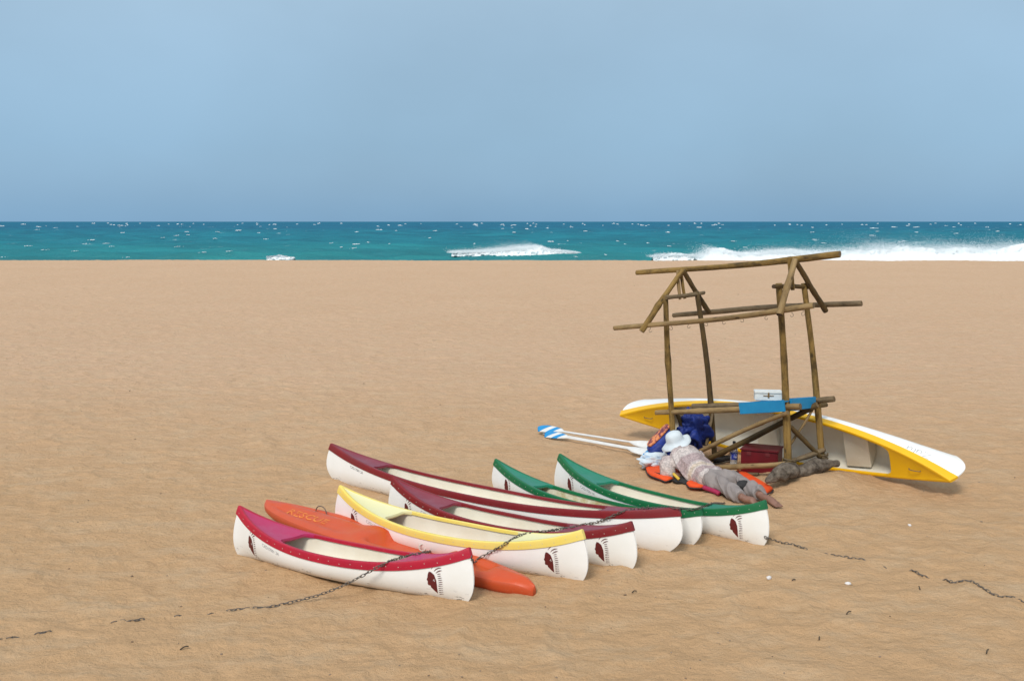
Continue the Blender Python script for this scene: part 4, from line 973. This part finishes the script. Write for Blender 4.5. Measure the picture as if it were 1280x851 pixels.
# ------------------------------------------------------------------ chain through the canoes
bpy.context.view_layer.update()
bv = []; bf = []
for r_ in canoe_roots + [kayak_root]:
    for ch in r_.children:
        if ch.name.split('.')[0] in ('hull', 'gunwale', 'deck', 'inner_shell', 'shell'):
            o_ = len(bv); mw = ch.matrix_world; bv += [mw @ v.co for v in ch.data.vertices]; bf += [tuple(i + o_ for i in p.vertices) for p in ch.data.polygons]
tree = BVHTree.FromPolygons(bv, bf)
def touch(px, py, lift=.012):
    d = ray(px, py).normalized(); h = tree.ray_cast(Vector((0, 0, CAM_H)), d); g = PG(px, py, 0)
    if h[0] is not None and h[0].y < g.y: return h[0] - d * lift + Vector((0, 0, .004))
    return g + Vector((0, 0, lift - .004))
def chain_nodes(nodes):                    # (px, py, mode[, sink]); 'a' hangs in the air between its neighbours
    P = [None] * len(nodes)
    for i, nd in enumerate(nodes):
        if nd[2] != 'a':
            P[i] = touch(nd[0], nd[1]); P[i].z -= (nd[3] if len(nd) > 3 else 0)
    for i, nd in enumerate(nodes):
        if P[i] is None:
            a = max(k for k in range(i) if P[k] is not None and nodes[k][2] != 'a'); b = min(k for k in range(i + 1, len(nodes)) if nodes[k][2] != 'a')
            u = (i - a) / (b - a); P[i] = U(nd[0], nd[1], P[a].y + (P[b].y - P[a].y) * u)
    return P
def chain_mesh(paths, pitch=.034):
    parts = []
    for P in paths:
        S_ = smooth_path(P, 10); d = [0]; eye = Vector((0, 0, CAM_H))
        for i, p in enumerate(S_):
            v = p - eye; ln = v.length; v.normalize(); h = tree.ray_cast(eye, v, ln)
            if h[0] is not None and h[3] < ln - .004: S_[i] = h[0] - v * .012
        for i in range(1, len(S_)): d.append(d[-1] + (S_[i] - S_[i - 1]).length)
        n = int(d[-1] / pitch)
        for k in range(n):
            t = (k + .5) * pitch; i = max(1, np.searchsorted(d, t)); i = min(i, len(S_) - 1); f = (t - d[i - 1]) / max(d[i] - d[i - 1], 1e-6); c = S_[i - 1].lerp(S_[i], f); ax = (S_[i] - S_[i - 1]).normalized()
            up = Vector((.2, -.35, .9)); s = ax.cross(up).normalized(); u_ = s.cross(ax); ang = (rad(20) if k % 2 else rad(105)) + .25 * math.sin(k * 1.7); lt = s * math.cos(ang) + u_ * math.sin(ang); nn = ax.cross(lt)
            c = c + Vector((0, 0, .002 * math.sin(k * 2.1))); R = []
            for m in range(10):
                a = 2 * math.pi * m / 10; ca, sa = math.cos(a), math.sin(a)
                base = c + ax * (.0225 * math.copysign(abs(ca) ** .7, ca)) + lt * (.0105 * math.copysign(abs(sa) ** .8, sa)); out = (ax * ca + lt * sa).normalized()
                R.append([base + out * (.0038 * math.cos(b)) + nn * (.0038 * math.sin(b)) for b in (0, math.pi / 2, math.pi, 3 * math.pi / 2)])
            R.append(R[0]); parts.append(rings(R, True, False))
    return merge(parts)
L1 = chain_nodes([(-30, 803, 'g', .03), (5, 798, 'g', .012), (18, 796, 'g', .006), (30, 795, 'g', .03), (42, 794, 'g', .012), (54, 792, 'g', .005), (63, 791, 'g', .008), (72, 789, 'g', .03), (110, 783, 'g', .03), (128, 780, 'g', .03), (146, 778, 'g', .010), (164, 777, 'g', .005), (180, 774, 'g', .009), (192, 772, 'g', .03), (208, 770, 'g', .03),
    (222, 769, 'g', .008), (234, 767, 'g', .03), (252, 766, 'g', .03), (262, 766, 'g', .010), (272, 764, 'g', .026), (284, 763, 'g', .010), (304, 761, 'g', .008), (322, 759, 'g', .005), (340, 757, 'g', .0), (360, 753, 'a'), (382, 748, 'a'), (405, 741, 'a'), (430, 731, 'a'), (455, 718, 'a'), (478, 706, 'g'), (492, 700, 'g'), (508, 695, 'g'), (524, 692, 'g'), (538, 689.5, 'g')])
L2 = chain_nodes([(589, 697, 'g', -.01), (592, 703, 'g'), (600, 697, 'g'), (614, 690, 'g'), (628, 682, 'g'), (643, 672.5, 'g'), (654, 668, 'g'), (668, 665.5, 'g'), (684, 664, 'g'), (700, 661.5, 'g'), (716, 659, 'g'), (732, 655.5, 'g'), (750, 651, 'a'), (768, 644, 'g'), (784, 637.5, 'g'), (800, 635.5, 'g'), (818, 635, 'g'), (836, 634, 'a'), (852, 636, 'g'), (866, 637, 'g'), (880, 633, 'g'), (890, 629.5, 'g'), (905, 628.5, 'g'), (922, 627.5, 'g'), (936, 627, 'g')])
L3 = chain_nodes([(956, 671, 'g'), (960, 674, 'g'), (975, 678, 'g'), (992, 682, 'g', .001), (1006, 686, 'g', .004), (1014, 687.5, 'g', .030), (1026, 690, 'g', .026), (1040, 693, 'g', .010), (1052, 696, 'g', .008), (1066, 699, 'g', .006), (1080, 701.5, 'g', .008), (1087, 703, 'g', .03), (1100, 706, 'g', .03), (1107, 707.5, 'g', .010), (1114, 709, 'g', .03), (1134, 714.5, 'g', .03), (1141, 716, 'g', .005), (1150, 719, 'g', .001), (1160, 720, 'g', .008), (1166, 720.5, 'g', .03), (1176, 722, 'g', .03), (1182, 724, 'g', .002), (1192, 729, 'g', .0), (1205, 728, 'g', .006), (1216, 730, 'g', .003), (1232, 739, 'g', .0), (1248, 743, 'g', .004), (1262, 744, 'g', .004), (1282, 751, 'g', .002), (1310, 757, 'g', .004)])
for nm, pth, lab in (('chain', [L1], 'dark chain rising from the sand onto the nearest crimson canoe'), ('chain', [L2], 'dark chain draped across the decks of five canoes'), ('chain', [L3], 'half-buried dark chain in the sand right of the canoes')):
    V, F = chain_mesh(pth); c = pth[0][0]; o = mesh_obj(nm, V, F, M['chain'], None, loc=tuple(c)); tag(o, lab, 'chain', 'lengths of chain'); o['kind'] = 'stuff'
# snap ring tying the chain to the nearest canoe
rg = touch(528, 688); V, F = tube([rg + Vector((.03 * math.cos(a), .006 * math.sin(a), .026 + .03 * math.sin(a))) for a in np.linspace(0, 2 * math.pi, 17)], .006, 6); tag(mesh_obj('snap_ring', V, F, M['rivet'], None, loc=tuple(rg)), 'pale metal ring holding the chain on the crimson deck', 'ring')

# ------------------------------------------------------------------ odds and ends on the sand
M['shell'] = simple('shell_white', (.78, .75, .72), (.66, .62, .60), .5, 30); M['twig'] = simple('twig_dark', (.06, .042, .028), (.10, .07, .04), .9, 30)
for i, (px, py, r_, lab) in enumerate(((1060, 729, .020, 'white shell on the sand below the half-buried chain'), (961, 725, .020, 'pale grey shell near the end of the green canoe'), (1137, 657, .018, 'white shell at the right above the half-buried chain'), (922, 676, .017, 'white shell chip beneath the emblem of the rightmost canoe'))):
    o = blob('shell', PG(px, py, r_ * .4), (r_ * 1.3, r_ * .9, r_ * .7), M['shell'], None, 60 + i, .3, 2.0, 1, 3, i * .9); tag(o, lab, 'shell', 'shells on the sand')
for i, (px, py, a, ln, lab) in enumerate(((1058, 766, .5, .05, 'small twig under the white shell'), (1150, 738, 1.4, .05, 'small upright twig below the chain at the right'), (790, 741, .2, .04, 'dark twig in front of the maroon canoe'), (1024, 799, 1.2, .035, 'dark twig near the bottom edge at right'), (225, 813, .4, .06, 'dark twig left of the canoes near the bottom'), (1233, 818, .9, .05, 'curled twig at the lower right'), (990, 727, 0, .03, 'dark pebble-like twig right of the green canoe end'))):
    p = PG(px, py, .006); d = Vector((math.cos(a), math.sin(a), .25)) * ln; V, F = tube(smooth_path([p, p + d * .5 + Vector((0, .005, .008)), p + d], 3), .005, 6); tag(mesh_obj('twig', V, F, M['twig'], None, loc=tuple(p)), lab, 'twig', 'twigs on the sand')
rs = np.random.RandomState(77); C = []; Sc = []
for i in range(150):
    py = 340 + 511 * rs.uniform() ** .8; px = rs.uniform(-60, 1340); p = PG(px, py, 0); r_ = rs.uniform(.003, .0075) * (1 + p.y / 22); C.append((p.x, p.y, p.z + r_ * .3)); Sc.append((r_ * rs.uniform(.7, 1.6), r_, r_ * .7))
V, F = clumps(C, Sc, rs); tag(fast_mesh('beach_specks', V, F, simple('beach_specks', (.14, .09, .055), (.34, .26, .19), .9, 3.0, lo=.42, hi=.6), True), 'tiny bits of shell and weed scattered over the sand', 'debris', kind='stuff')
